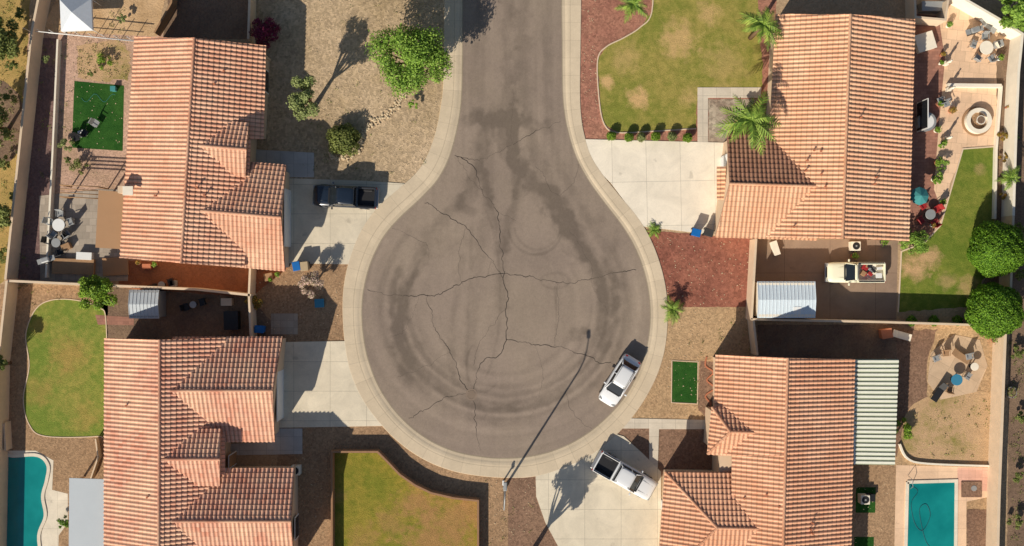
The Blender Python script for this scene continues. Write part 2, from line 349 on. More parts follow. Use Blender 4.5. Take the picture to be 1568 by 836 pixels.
for r,w,a,sd,a0,a1 in ((172,6,-0.16,11,-25,200),(160,4,-0.09,14,10,190),(148,5,-0.13,12,-10,215),(134,3.5,-0.07,13,0,180),(190,5,-0.09,15,-30,220),(112,4,-0.05,21,20,170),(208,6,0.07,22,-20,210),(154,3,0.08,23,20,170),(180,3,0.06,27,10,180),(122,5,0.05,28,10,170)):
    stroke(circ(772,468,r,r*0.93,a0,a1),w,a,0.4,sd,False,2.5)
stroke(circ(772,468,168,155,70,150),9,-0.08,0.7,31,False)
stroke(circ(772,462,186,190,-40,40),11,-0.07,0.7,32,False)
stroke(circ(700,500,88,115,120,250),6,-0.10,0.6,33,False)
stroke(circ(868,470,60,100,-70,70),6,-0.09,0.6,34,False)
stroke(circ(820,345,42,45,0,170),2.2,-0.12,0.4,24,False,3); stroke(circ(823,343,36,39,10,170),1.8,-0.10,0.4,64,False,3)
stroke(circ(850,430,22,12,0,360),2.0,-0.09,0.5,25,False)
stroke(circ(740,560,26,40,40,230),1.8,-0.10,0.4,84,False,3); stroke(circ(720,450,46,150,-60,60),2,-0.07,0.4,85,False,3)
stroke([(850,440),(852,480),(850,530)],2.0,-0.10,0.4,26,True,3); stroke([(709,395),(700,450),(690,520),(696,590)],6,-0.1,0.5,69,True,3)
stroke([(722,350),(720,430),(715,520),(716,590)],4,-0.07,0.5,70,True,3)
tone+=0.12*fbm(U/70,Wp/70,41)+0.06*fbm(U/26,Wp/26,42)+0.05*vnoise(U/7,Wp/45,43)+0.04*vnoise(U/5,Wp/5,44)
rr=np.hypot(U-772,(Wp-468)/0.93); ang=np.arctan2(Wp-468,U-772)
wr=np.clip((rr-50)/70,0,1)*np.clip((Wp-320)/90,0,1)
tone+=(0.10*vnoise(rr/6,ang*1.8+20,45)+0.06*vnoise(rr/3,ang*2.5+20,47))*wr
tone+=(0.10*vnoise(U/5,Wp/110,46)+0.06*vnoise(U/2.5,Wp/90,48))*np.clip((380-Wp)/100,0,1)
tone=np.clip(tone,-0.42,0.3)
cxm=(GX[:-1,:-1]+GX[1:,1:])/2; cym=(GY[:-1,:-1]+GY[1:,1:])/2
ok=inside(cxm,cym,road_poly)
idx=np.arange(nx*ny).reshape(ny,nx); q=np.stack([idx[:-1,:-1],idx[:-1,1:],idx[1:,1:],idx[1:,:-1]],-1)[ok]
used=np.unique(q); remap=np.full(nx*ny,-1); remap[used]=np.arange(len(used)); q=remap[q]
Vr=np.stack([GX.ravel()[used],GY.ravel()[used],np.full(len(used),0.008)],-1)
def m_asphalt():
    b=NB('weathered_asphalt'); at=b.n.new('ShaderNodeAttribute'); at.attribute_name='tone'
    n3=b.noise(16,4,0.8); n2=b.noise(2.5,5,0.7); n5=b.vor(9); bw=b.n.new('ShaderNodeRGBToBW'); b.L(n5,bw.inputs[0])
    f=b.math('MULTIPLY',b.math('ADD',at.outputs['Fac'],1.04),b.math('MULTIPLY_ADD',n3,0.44,0.78)); f=b.math('MULTIPLY',f,b.math('MULTIPLY_ADD',n2,0.2,0.9)); f=b.math('MULTIPLY',f,b.math('MULTIPLY_ADD',bw.outputs[0],0.14,0.93))
    col=b.mix(b.ramp(b.noise(0.12,4),0.35,0.65),C(137,122,110,1.08),C(144,129,114,1.08)); b.bump(n3,0.4,0.02)
    return b.fin(b.scale(col,f),0.92,0.15)
road=mesh_obj('road',Vr.tolist(),q.tolist(),m_asphalt())
at=road.data.attributes.new('tone','FLOAT','POINT'); at.data.foreach_set('value',tone.ravel()[used].astype(np.float32))
M_crack=m_plain('crack_tar',(0.065,0.054,0.047,1),0.9,0.1)
cr=[([(563,444),(600,452),(655,452),(700,437),(735,424),(775,420),(830,426),(850,432),(905,428),(976,413)],.85),
([(695,238),(728,262),(740,292),(765,325),(768,375),(770,430),(776,470),(774,520),(762,545),(738,555),(724,598)],.95),
([(650,310),(690,332),(713,348),(735,378),(752,400),(770,425)],.9),([(724,606),(730,640),(734,692)],.75),
([(775,520),(820,530),(870,536),(935,556)],.9),([(655,452),(664,500),(690,540),(703,580),(722,600)],.85),
([(785,222),(820,200),(858,190)],.7),([(700,240),(745,243),(785,222)],.7),([(626,640),(665,622),(690,606),(718,603)],.7),
([(866,600),(885,640),(905,655)],.3),([(890,250),(860,300),(820,255)],.25),([(600,350),(650,370),(655,400)],.25),([(775,470),(740,520),(724,560)],.35),([(935,556),(975,575)],.4),([(872,352),(905,400),(905,428)],.3),
([(740,292),(720,270),(700,240)],.4),([(713,348),(700,390),(705,437)],.25),([(752,400),(745,424)],.3),([(850,432),(855,480),(850,530)],.25),([(690,540),(655,560),(610,575)],.22),([(820,530),(830,580),(815,640)],.2),([(765,325),(790,340)],.3),([(905,428),(930,480)],.2),([(785,222),(783,180),(790,120)],.22),([(640,452),(620,500),(600,520)],.2)]
V=[];F=[]
for pts,w in cr:
    w_=[P(*p)[:2] for p in catmull(pts,3)]; w_=resample(w_,0.16,False)
    offx=0;offy=0; L=[]; ww=0.6
    for p in w_:
        offx=offx*0.82+random.gauss(0,0.06); offy=offy*0.82+random.gauss(0,0.06); L.append(Vector((p[0]+offx,p[1]+offy)))
    b0=len(V)
    for i,p in enumerate(L):
        t=(L[min(i+1,len(L)-1)]-L[max(i-1,0)]).normalized(); n=Vector((-t.y,t.x)); ww=min(1,max(.3,ww+random.gauss(0,.15))); hw=w*ww*0.038
        V+= [(p.x+n.x*hw,p.y+n.y*hw,0.0125),(p.x-n.x*hw,p.y-n.y*hw,0.0125)]
        if i: F.append((b0+2*i-2,b0+2*i-1,b0+2*i+1,b0+2*i))
mesh_obj('road_cracks',V,F,M_crack)
e=empty('manhole_cover',P(722,604)); cyl('cover_plate',(0,0,0.012),0.36,0.02,m_plain('cast_iron',C(120,104,90),0.7,0.3),e,seg=28)
V=[];F=[]
for i in range(32):
    a=2*math.pi*i/32
    for r in (0.40,0.52): V.append((r*math.cos(a),r*math.sin(a),0.018))
for i in range(32): F.append((2*i,2*i+1,(2*i+3)%64,(2*i+2)%64))
mesh_obj('collar',V,F,m_plain('collar_concrete',C(128,112,98),0.9),e)
# ---------------------------------------------------------------- yard surfaces
patch('gravel_yard',[(380,-60),(690,-60),(690,60),(688,135),(680,180),(664,230),(645,268),(622,292),(430,276),(400,240),(380,240)],0,M_gravA)
patch('gravel_yard',[(380,400),(545,405),(536,430),(533,470),(536,530),(380,530)],0,M_gravC)
patch('gravel_yard',[(425,652),(592,650),(622,676),(655,698),(700,716),(745,722),(830,722),(822,760),(835,800),(862,850),(862,1000),(425,1000)],0,M_gravC)
patch('gravel_yard',[(778,726),(826,722),(822,760),(835,800),(862,850),(862,1000),(778,1000)],1,M_gravC2)
patch('gravel_yard',[(882,-60),(1190,-60),(1185,215),(896,218),(885,190),(880,140)],0,M_gravRose)
patch('gravel_yard',[(990,352),(1100,362),(1157,365),(1152,470),(1012,472),(1014,440),(1003,400)],0,M_gravRed)
patch('gravel_yard',[(1010,470),(1152,470),(1152,490),(1160,545),(1100,545),(1085,645),(935,645),(970,620),(995,580),(1010,538)],1,M_gravD)
patch('gravel_yard',[(940,655),(1120,655),(1120,730),(1000,730),(985,700),(940,668)],0,M_gravC2)
patch('lawn',[(1000,-60),(1160,-60),(1162,50),(1168,100),(1166,134),(1068,134),(1066,196),(1000,200),(945,202),(926,190),(918,150),(915,92),(928,72),(955,58),(980,42),(998,18)],2,M_lawnB,False,0.07)
patch('gravel_bed',[(1085,152),(1160,152),(1120,190),(1110,218),(1085,218)],2,M_gravGrey)
def strip(name,pts,w,z1,mat,z0=0.0,parent=None,smooth=False,zref=None,closed=False):
    if smooth: pts=catmull(pts,6,closed)
    zr=z1 if zref is None else zref
    L=[Vector(P(p[0],p[1],zr)[:2]) for p in pts]
    if closed: L.append(L[0])
    A=[];B=[]
    for i,p in enumerate(L):
        t0=(p-L[i-1]).normalized() if i else None; t1=(L[i+1]-p).normalized() if i<len(L)-1 else None
        if t0 is None: t0=t1
        if t1 is None: t1=t0
        n=(Vector((-t0.y,t0.x))+Vector((-t1.y,t1.x))); n.normalize(); k=1/max(0.4,n.dot(Vector((-t0.y,t0.x))))
        A.append(p+n*w/2*k); B.append(p-n*w/2*k)
    V=[];F=[];n=len(L)
    for a,b in zip(A,B): V+=[(a.x,a.y,z0),(a.x,a.y,z1),(b.x,b.y,z1),(b.x,b.y,z0)]
    for i in range(n-1):
        for j in range(3): F.append((4*i+j,4*i+4+j,4*i+5+j,4*i+1+j))
    F.append((0,1,2,3)); F.append((4*n-4,4*n-1,4*n-2,4*n-3))
    return mesh_obj(name,V,F,mat,parent)
strip('lawn_edging',[(1000,-60),(998,18),(980,42),(955,58),(928,72),(915,92),(917,150),(925,190),(945,203),(1000,201),(1066,197)],0.10,0.07,M_wall,smooth=True,zref=0)
def slab(name,px,mat,z=0.06): return patch(name,px,0,mat,jit=0,z1=z,z0=-0.02)
slab('driveway',[(415,272),(560,277),(618,281),(634,290),(560,350),(545,405),(437,403),(415,403)],M_drive)
slab('driveway',[(415,524),(538,522),(545,568),(566,612),(594,652),(415,655)],M_drive,0.058)
slab('driveway',[(886,213),(1130,219),(1120,363),(985,347),(965,320),(935,280),(910,255)],M_driveB)
slab('driveway',[(820,724),(860,706),(905,688),(935,662),(955,668),(985,695),(1012,722),(1012,1000),(930,1000),(862,850),(835,800),(821,760)],M_drive,0.06)
slab('walkway',[(375,228),(481,234),(481,271.5),(415,271.5),(375,262)],M_walkg,0.05)
slab('walkway',[(345,680),(420,676),(420,656),(463,656),(463,695),(345,697)],M_walkg,0.05)
slab('walkway',[(1068,134),(1166,134),(1164,150),(1084,150),(1084,218),(1068,218)],M_walk,0.05)
slab('walkway',[(942,640),(1090,643),(1090,657),(1009,657),(1007,718),(994,705),(994,656),(942,656)],M_walk,0.05)
patch('artificial_turf',[(1030,553),(1068,555),(1067,617),(1029,615)],2,M_turf,jit=0)
strip('turf_edging',[(1028.5,552),(1069,554),(1068,618.5),(1028,616.5)],0.06,0.05,M_wall,closed=True,zref=0)
patch('gravel_bed',[(1072,553),(1100,553),(1095,645),(1085,645),(1068,625)],2,M_gravC2)
strip('landscape_edging',[(1082,546),(1080,560),(1092,570),(1082,582),(1094,594),(1080,606),(1088,620),(1080,640)],0.12,0.08,M_terra,smooth=True,zref=0)
patch('lawn',[(508,692),(577,692),(600,712),(625,735),(650,750),(690,762),(731,767),(731,1000),(508,1000)],2,M_lawnC2)
lw=[(508,1000),(508,692),(578,692),(592,706),(612,727),(635,743),(660,755),(695,763),(732,767),(732,1000)]
strip('low_block_wall',lw,0.16,0.95,M_brick)
patch('pink_gravel_yard',[(40,50),(250,50),(250,430),(10,430)],0,M_gravPink)
patch('gravel_strip',[(50,58),(88,58),(72,430),(12,430)],1,M_gravPurp)
patch('dirt_yard',[(120,-60),(265,-60),(240,56),(60,48)],1,M_dirt)
patch('dirt_yard',[(265,-60),(382,-60),(382,60),(250,60)],2,M_dark)  # dark patch paints in the shadow thrown by the house gable
patch('artificial_turf',[(114,124),(190,131),(188,231),(110,226)],2,M_turf,jit=0.0)
patch('weed_patch',[(118,70),(180,60),(200,80),(196,122),(150,125),(120,118)],2,M_weed,False,0.15)
slab('patio',[(60,300),(150,290),(200,290),(196,430),(62,430)],m_conc('grey_patio_pavers',C(160,148,134),0.6,0.6,0,0.2,0.7,0.5,0.02),0.03)
patch('dry_grass_verge',[(-200,-60),(48,-60),(44,60),(8,425),(-6,440),(-200,440)],1,M_dry,False,0.1)
patch('dirt_alley',[(-200,120),(16,130),(12,250),(-200,260)],2,M_dark,True,0.1)
patch('side_yard_soil',[(190,398),(440,410),(384,456),(180,440)],2,M_dirtRed)
patch('side_yard_soil',[(150,438),(384,456),(440,520),(160,520)],1,M_dark)  # darker soil colour carries the shadow of the house below it
patch('gravel_yard',[(-100,432),(165,440),(165,1000),(-100,1000)],1,M_gravC)
patch('lawn',[(60,468),(100,458),(150,470),(163,500),(162,660),(150,668),(70,668),(45,650),(36,610),(45,560),(40,510)],2,M_lawnC,True,0.06)
patch('brick_path',[(146,482),(205,486),(205,498),(150,497)],3,M_paverR,jit=0)
strip('lawn_edging',[(60,468),(100,458),(150,470),(163,500),(162,660),(150,668),(70,668),(45,650),(36,610),(45,560),(40,510)],0.08,0.05,M_wall,smooth=True,zref=0,closed=True)
patch('pool_deck',[(-60,690),(55,690),(82,705),(80,750),(104,756),(104,800),(90,820),(86,1000),(-60,1000)],3,M_deckw,False,0)
def pool(name,px,mat,smooth=True,deckmat=M_white):
    w=[P(*p)[:2] for p in (catmull(px,6,True) if smooth else px)]
    cx=sum(p[0] for p in w)/len(w); cy=sum(p[1] for p in w)/len(w); e=empty(name,(cx,cy,0))
    poly_slab('water',w,None,0.03,mat,e)
    s=strip('coping',px,0.28,0.09,deckmat,parent=e,smooth=smooth,zref=0,closed=True); s.matrix_parent_inverse=e.matrix_basis.inverted()
    return e
pool('swimming_pool',[(-40,700),(20,698),(58,697),(74,712),(72,735),(66,760),(70,790),(60,820),(62,870),(30,900),(-40,900)],M_pool,True,M_deckw)
patch('patio_pavers',[(1440,-30),(1568,60),(1556,130),(1545,225),(1480,225),(1455,280),(1440,360),(1380,370),(1400,20)],0,M_paver,False,0)
patch('patio_pavers',[(1395,20),(1437,25),(1447,90),(1436,210),(1430,290),(1445,330),(1425,360),(1380,368)],1,M_paverR,False,0)
patch('lawn',[(1474,228),(1528,224),(1524,330),(1510,420),(1480,470),(1375,478),(1380,385),(1415,372),(1440,345),(1456,290)],2,M_lawnR,False,0.07)
strip('lawn_edging',[(1375,478),(1380,385),(1415,372),(1440,345),(1456,290),(1474,228),(1528,224)],0.12,0.06,M_wall,zref=0)
patch('planter_soil',[(1526,60),(1556,60),(1548,300),(1540,495),(1480,495),(1484,470),(1512,420),(1526,330)],3,M_dark,False,0.05)
patch('side_yard_paving',[(1157,367),(1375,367),(1372,492),(1152,490)],1,m_conc('brown_concrete',C(140,118,100),4,4,0,0.05),False,0)
patch('dirt_verge',[(1568,20),(1900,20),(1900,1000),(1540,1000),(1548,300)],1,M_dark)
patch('shaded_gravel_yard',[(1160,497),(1400,497),(1400,560),(1160,548)],1,M_dark)  # house shadow over the gravel, put into the patch's dark colour
patch('sand_yard',[(1300,497),(1535,497),(1528,1000),(1300,1000)],0,M_gravD)
patch('shaded_gravel_yard',[(1372,505),(1435,505),(1418,560),(1420,610),(1385,650),(1372,700)],2,M_gravC2,False,0.08)
slab('patio',[(1425,540),(1460,512),(1500,520),(1512,560),(1495,600),(1440,612),(1420,585)],m_conc('tan_patio_concrete',C(190,164,136),1.4,1.4,.5,0.1,.7),0.03)
patch('dirt_patch',[(1410,612),(1480,600),(1524,612),(1524,708),(1400,704),(1382,680),(1385,640)],3,M_weed,True,0.08)
strip('low_curb_wall',[(1378,680),(1390,702),(1420,710),(1524,714)],0.16,0.25,M_wallw,smooth=True)
patch('pool_deck',[(1372,712),(1520,716),(1518,760),(1480,768),(1478,1000),(1366,1000)],3,M_deck,False,0)
patch('red_patio_pavers',[(1466,716),(1518,716),(1516,752),(1466,750)],4,m_conc('rose_pavers',C(214,166,144),0.6,0.6,0,0.12,0.75),False,0)
patch('gravel_yard',[(1480,780),(1524,780),(1522,1000),(1480,1000)],5,M_gravC2)
patch('side_yard_gravel',[(1300,713),(1372,713),(1366,1000),(1298,1000)],2,M_gravC)
patch('artificial_turf',[(1311,746),(1341,746),(1340,785),(1310,785)],3,M_turf,jit=0); patch('artificial_turf',[(1308,822),(1338,822),(1338,850),(1308,850)],3,M_turf,jit=0)
pool('swimming_pool',[(1389,738),(1464,736),(1462,940),(1384,940)],M_pool,False,M_deckw)
e=empty('spa_pad',P(1487,749)); box('pad',(0,0,0.06),(1.8,1.4,0.08),M_gravC2,e,bev=0.03); cyl('drain',(0.2,0.1,0.11),0.25,0.03,M_grey,e)
# ---------------------------------------------------------------- walls and fences
def wall(name,pts,h=1.8,w=0.2,mat=M_wall,cap=True): 
    return strip(name,pts,w,h,mat)
wall('block_wall',[(70,-60),(48,50),(28,240),(8,428)])
wall('low_block_wall',[(88,60),(80,240),(70,425)],0.6,0.16,M_wallw)
wall('block_wall',[(10,430),(-4,560),(-10,900)])
wall('block_wall',[(12,430),(180,438),(300,443),(384,452)],1.7)
wall('block_wall',[(383,405),(381,452),(384,520)],1.7,0.18)
wall('wood_fence',[(268,-60),(262,4),(236,50)],1.2,0.15,M_wood)
wall('block_wall',[(384,-60),(380,60)],1.7,0.2)
wall('block_wall',[(0,656),(6,650),(8,690)],1.0,0.15)
wall('block_wall',[(146,672),(150,700),(138,735)],0.6,0.12)
wall('block_wall',[(1440,-20),(1480,0),(1535,32),(1566,52),(1560,110),(1556,200),(1552,330)],1.8,0.22,M_wallw)
wall('block_wall',[(1552,330),(1546,500)],1.8)
wall('block_wall',[(1540,500),(1530,760),(1524,1000)],1.8,0.24,M_wall)
wall('block_wall',[(1150,489),(1345,493),(1538,499)],1.8,0.18)
wall('block_wall',[(1158,366),(1151,489)],1.8,0.18)
wall('block_wall',[(1154,491),(1160,544)],1.8,0.18)
wall('block_wall',[(1400,-60),(1402,26),(1448,30),(1452,0)],1.8,0.18)
wall('patio_seat_wall',[(1452,130),(1534,131)],0.45,0.3,M_wallw)
wall('planter_wall',[(1534,131),(1526,230),(1524,335)],0.4,0.2,M_wallw)
e=empty('pipe_fence',P(125,54))
for i in range(9):
    p=P(48+i*19.6,49+i*1.7); cyl('post_%d'%i,(p.x,p.y,0.7),0.03,1.4,M_white,e,seg=8,world=True)
a=P(48,47,1.4); b=P(205,63,1.4); tube('top_rail',[a,b],[0.04,0.04],M_white,e,6); a=P(48,48,.7); b=P(205,62,.7); tube('mid_rail',[a,b],[0.03,0.03],M_white,e,6)
# ---------------------------------------------------------------- houses
DZ=0.3; E=2.75+DZ; R=5.0+DZ; BW=0.36; CL=0.44
def tile_facet(name,pts,mat,parent):
    pts=[Vector(p) for p in pts]; n=Vector((0,0,0))
    for i in range(len(pts)):
        a,b=pts[i],pts[(i+1)%len(pts)]; n+=Vector(((a.y-b.y)*(a.z+b.z),(a.z-b.z)*(a.x+b.x),(a.x-b.x)*(a.y+b.y)))
    n.normalize()
    if n.z<0: n=-n; pts=pts[::-1]
    o=sum(pts,Vector())/len(pts)
    d=Vector((0,0,-1)); d=(d-n*d.dot(n)).normalized(); u=d.cross(n)
    Up=np.array([(p-o).dot(u) for p in pts]); Vp=np.array([(p-o).dot(d) for p in pts])
    us=np.arange(math.floor(Up.min()/BW)*BW,Up.max(),BW/8); us=us[(us>Up.min())&(us<Up.max())]
    us=np.unique(np.concatenate([us,Up,[Up.min()+1e-4,Up.max()-1e-4]])); us=us[(us>Up.min()+5e-5)&(us<Up.max()-5e-5)]
    vmin=np.full(len(us),1e9); vmax=np.full(len(us),-1e9)
    for i in range(len(pts)):
        u0,v0,u1,v1=Up[i],Vp[i],Up[(i+1)%len(pts)],Vp[(i+1)%len(pts)]
        if abs(u1-u0)<1e-7: continue
        t=(us-u0)/(u1-u0); okk=(t>=-1e-6)&(t<=1+1e-6); v=v0+(v1-v0)*t
        vmin=np.where(okk,np.minimum(vmin,v),vmin); vmax=np.where(okk,np.maximum(vmax,v),vmax)
    k0=math.floor(Vp.min()/CL); k1=math.ceil(Vp.max()/CL)
    vs=np.array(sorted([k*CL+0.002 for k in range(k0,k1+1)]+[k*CL+CL-0.002 for k in range(k0,k1+1)]))
    v=np.clip(vs[None,:],vmin[:,None],vmax[:,None])
    ph=(us/BW)%1.0; bar=np.where(ph<0.68,np.clip(np.sin(ph/0.68*math.pi),0,1)**0.7,0.0)
    ti=np.floor(us/BW).astype(int)[:,None]; tj=np.floor(v/CL).astype(int)
    irr=(np.sin(ti*12.9898+tj*78.233)*43758.5453)%1.0
    h=0.03+0.072*bar[:,None]+0.055*((v/CL)%1.0)+0.014*irr
    W=np.array(o)[None,None]+us[:,None,None]*np.array(u)[None,None]+v[...,None]*np.array(d)[None,None]+h[...,None]*np.array(n)[None,None]
    nu,nv=v.shape; idx=np.arange(nu*nv).reshape(nu,nv)
    deg=((v[:-1,1:]-v[:-1,:-1])<1e-5)&((v[1:,1:]-v[1:,:-1])<1e-5)
    Q=np.stack([idx[:-1,:-1],idx[:-1,1:],idx[1:,1:],idx[1:,:-1]],-1)[~deg]
    ob=mesh_obj(name,W.reshape(-1,3).tolist(),Q.tolist(),mat,parent,False,True)
    uv=ob.data.uv_layers.new(name='UVMap'); li=np.zeros(len(ob.data.loops),dtype=np.int32); ob.data.loops.foreach_get('vertex_index',li)
    uvv=np.stack([np.broadcast_to((us/BW)[:,None],v.shape),v/CL],-1).reshape(-1,2)
    uv.data.foreach_set('uv',uvv[li].astype(np.float32).ravel())
    N=len(pts); V=[p for p in pts]+[p-Vector((0,0,0.16)) for p in pts]
    Fc=[tuple(range(N)),tuple(range(2*N-1,N-1,-1))]+[(i,N+i,N+(i+1)%N,(i+1)%N) for i in range(N)]
    mesh_obj(name+'_deck',V,Fc,M_fascia,parent,False,True)
def ridge(name,a,b,mat,parent,r=0.13):
    a=Vector(a)+Vector((0,0,.05)); b=Vector(b)+Vector((0,0,.05)); L=(b-a).length; n=max(1,int(L/0.42)); t=(b-a)/n; V=[];F=[]; s=6
    side=t.cross(Vector((0,0,1))).normalized(); up=side.cross(t).normalized()
    for i in range(n):
        for e_,rr in ((0,r*0.9),(1.04,r*1.08)):
            c=a+t*(i+e_)
            for k in range(s+1):
                an=math.pi*k/s; V.append(c+side*math.cos(an)*rr+up*math.sin(an)*rr)
        b0=i*2*(s+1)
        for k in range(s): F.append((b0+k,b0+k+1,b0+s+2+k,b0+s+1+k))
    mesh_obj(name,V,F,mat,parent,False,True)
def prism(name,px,h,parent,inset=0.45,z=E,mat=None):
    w=[Vector(P(p[0],p[1],z)[:2]) for p in px]
    n=len(w); out=[]; ar=sum(w[i].x*w[(i+1)%n].y-w[(i+1)%n].x*w[i].y for i in range(n)); sg=1 if ar>0 else -1
    for i in range(n):
        t0=(w[i]-w[i-1]).normalized(); t1=(w[(i+1)%n]-w[i]).normalized(); n0=Vector((-t0.y,t0.x))*sg; n1=Vector((-t1.y,t1.x))*sg
        m_=(n0+n1); m_.normalize(); out.append(w[i]+m_*inset/max(0.4,m_.dot(n0)))
    return poly_slab(name,out,0.0,h,mat or M_stucco,parent)
def gable_end(name,e1,rg,e2,parent,inward,zb=0.0):
    iv=Vector(inward); a=Vector(e1)+iv; b=Vector(e2)+iv; c=Vector(rg)+iv; dz=Vector((0,0,.14)); mid=(a+b)/2
    a=a.lerp(Vector((mid.x,mid.y,a.z)),0.07); b=b.lerp(Vector((mid.x,mid.y,b.z)),0.07); a-=dz;b-=dz;c-=dz*1.3
    pl=[Vector((a.x,a.y,zb)),a,c,b,Vector((b.x,b.y,zb))]; bk=[p+iv*0.4 for p in pl]; n=5
    mesh_obj(name,pl+bk,[(0,1,2,3,4),(9,8,7,6,5)]+[(i,n+i,n+(i+1)%n,(i+1)%n) for i in range(n)],M_stucco,parent,False,True)
def cross_gable(tag,r0,r1,zr,eN,eS,ze,mN,mS,parent,inward,gend=True):
    zr+=DZ+.03; ze+=DZ
    r0=P(*r0,zr); r1=P(*r1,zr); eN=P(*eN,ze); eS=P(*eS,ze); dv=r0-r1
    tile_facet('roof_'+tag+'_a',[r0,r1,eN,eN+dv],mN,parent); tile_facet('roof_'+tag+'_b',[r0,r1,eS,eS+dv],mS,parent)
    ridge('ridge_'+tag,r1,r0,mS,parent)
    if gend: gable_end('gable_wall_'+tag,eN,r1,eS,parent,inward)
def vent(name,px,py,z,parent,h=0.5,r=0.05):
    p=P(px,py,z+DZ); cyl(name,(p.x,p.y,p.z+h/2-0.1),r,h,M_terra,parent,seg=8,world=True); cyl(name+'_cap',(p.x,p.y,p.z+h-0.08),r*1.8,0.06,M_terra,parent,seg=10,world=True)
def opening(name,px,py,w,h,z,parent,mat,axis='x'):
    p=P(px,py,0)
    s=(0.09,w,h) if axis=='x' else (w,0.09,h)
    fr=(0.05,w+.2,h+.2) if axis=='x' else (w+.2,0.05,h+.2)
    box(name+'_frame',(p.x,p.y,z+h/2),fr,M_white,parent,world=True); box(name,(p.x,p.y,z+h/2),s,mat,parent,world=True)
def lerp2(a,b,t): return tuple(a[i]+(b[i]-a[i])*t for i in range(len(a)))
hA=empty('tile_roof_house',P(300,235))
tile_facet('roof_main_left',[P(207,57,E),P(298,58,R),P(278,403,R),P(184,395,E)],M_tileA,hA)
Rm=lerp2((298,58,R),(278,403,R),0.45); ep=lerp2((407,70,E),(399,410,E),0.42)
tile_facet('roof_main_right_a',[P(298,58,R),P(407,70,E),P(*ep),P(*Rm)],M_tileA,hA)
z2=3.3+DZ; tile_facet('roof_main_right_b',[P(*Rm),P(384,213,z2),P(374,410,z2),P(278,403,R)],M_tileA,hA)
ridge('ridge_main',P(298,58,R),P(278,403,R),M_tileA,hA)
cross_gable('porch',(294,222),(378,229),4.62,(381,189),(376,270),3.75,M_tileA,M_tileA,hA,(-0.4,0,0))
cross_gable('garage',(290,321),(431,333),4.5,(438,253),(437,415),2.78,M_tileA,M_tileA,hA,(-0.45,0,0))
prism('walls_main',[(207,57),(407,70),(400,213),(372,213),(372,405),(184,395)],E-0.2,hA)
prism('walls_garage',[(372,253),(438,253),(437,415),(340,408)],E-0.12,hA)
gable_end('gable_wall_n',P(207,57,E),P(298,58,R),P(407,70,E),hA,(0,-0.45,0)); gable_end('gable_wall_s',P(184,395,E),P(278,403,R),P(372,409,z2),hA,(0,0.45,0))
box('chimney',P(196,292,3.1),(0.7,0.6,2.4),M_stucco,hA,world=True); box('chimney_cap',P(196,292,4.35),(0.85,0.75,0.12),M_wallw,hA,world=True)
for i,(x,y,z) in enumerate([(303,287,4.75),(315,299,4.5),(240,300,4.0),(330,130,4.1),(345,110,3.8)]): vent('vent_%d'%i,x,y,z,hA)
opening('garage_door',445,335,4.8,2.1,0.05,hA,M_white); opening('front_window',415,130,1.8,1.1,0.9,hA,M_glass)
opening('rear_window',218,140,1.8,1.1,0.9,hA,M_glass)
def cover(name,pts,z,mat,posts=True,rib=False):
    c=P(sum(p[0] for p in pts)/4,sum(p[1] for p in pts)/4); e=empty(name,c); w=[P(p[0],p[1],z) for p in pts]
    poly_slab('roof_panel',[x[:2] for x in w],z-0.12,z,mat,e)
    for i,x in enumerate(w):
        q=x.lerp(sum(w,Vector())/4,0.06); box('post_%d'%i,(q.x,q.y,(z-0.13)/2),(0.14,0.14,z-0.13),M_wall,e,world=True)
    return e,w
cover('patio_cover',[(151,291),(199,295),(193,382),(146,379)],2.5,M_cover)
hC=empty('tile_roof_house',P(290,700)); zc_=3.0+DZ
tile_facet('roof_main_left',[P(161,518,E),P(245,520,R),P(243,960,R),P(160,960,E)],M_tileC,hC)
tile_facet('roof_main_right',[P(245,520,R),P(345,517,zc_),P(343,960,zc_),P(243,960,R)],M_tileC,hC)
ridge('ridge_main',P(245,520,R),P(243,960,R),M_tileC,hC)
cross_gable('upper',(246,598),(418,598),4.62,(433,516),(421,676),2.8,M_tileC,M_tileC,hC,(-0.45,0,0))
cross_gable('porch',(246,703),(337,703),4.85,(338,657),(337,743),3.85,M_tileC,M_tileC,hC,(-0.4,0,0))
cross_gable('garage',(248,798),(446,798),4.55,(451,717),(452,882),2.8,M_tileC,M_tileC,hC,(-0.45,0,0))
prism('walls_main',[(161,518),(340,517),(340,960),(160,960)],E-0.2,hC); prism('walls_upper',[(320,517),(433,516),(421,676),(300,676)],E-0.12,hC)
prism('walls_garage',[(320,717),(451,717),(452,882),(320,882)],E-0.12,hC)
gable_end('gable_wall_n',P(161,518,E),P(245,520,R),P(345,517,zc_),hC,(0,-0.45,0)); gable_end('gable_wall_s',P(160,960,E),P(243,960,R),P(343,960,zc_),hC,(0,0.45,0))
opening('garage_door',434,596,4.8,2.1,0.05,hC,M_white); opening('front_window',460,800,1.8,1.2,0.8,hC,M_glass); opening('front_door',362,700,1.0,2.1,0.05,hC,M_wood)
for i,(x,y,z) in enumerate([(196,620,3.6),(228,760,4.4)]): vent('vent_%d'%i,x,y,z,hC)
cover('patio_cover',[(106,732),(166,734),(166,1000),(104,1000)],2.5,M_covg)
hB=empty('tile_roof_house',P(1260,195))
tile_facet('roof_main_left',[P(1188,22,E),P(1302,22,R),P(1290,366,R),P(1170,363,E)],M_tileB,hB)
tile_facet('roof_main_right',[P(1302,22,R),P(1400,30,E),P(1391,369,E),P(1290,366,R)],M_tileB,hB)
ridge('ridge_main',P(1302,22,R),P(1290,366,R),M_tileB,hB)
cross_gable('garage',(1275,286),(1117,281),4.15,(1113,205),(1095,363),2.74,M_tileBShade,M_tileB,hB,(0.45,0,0))
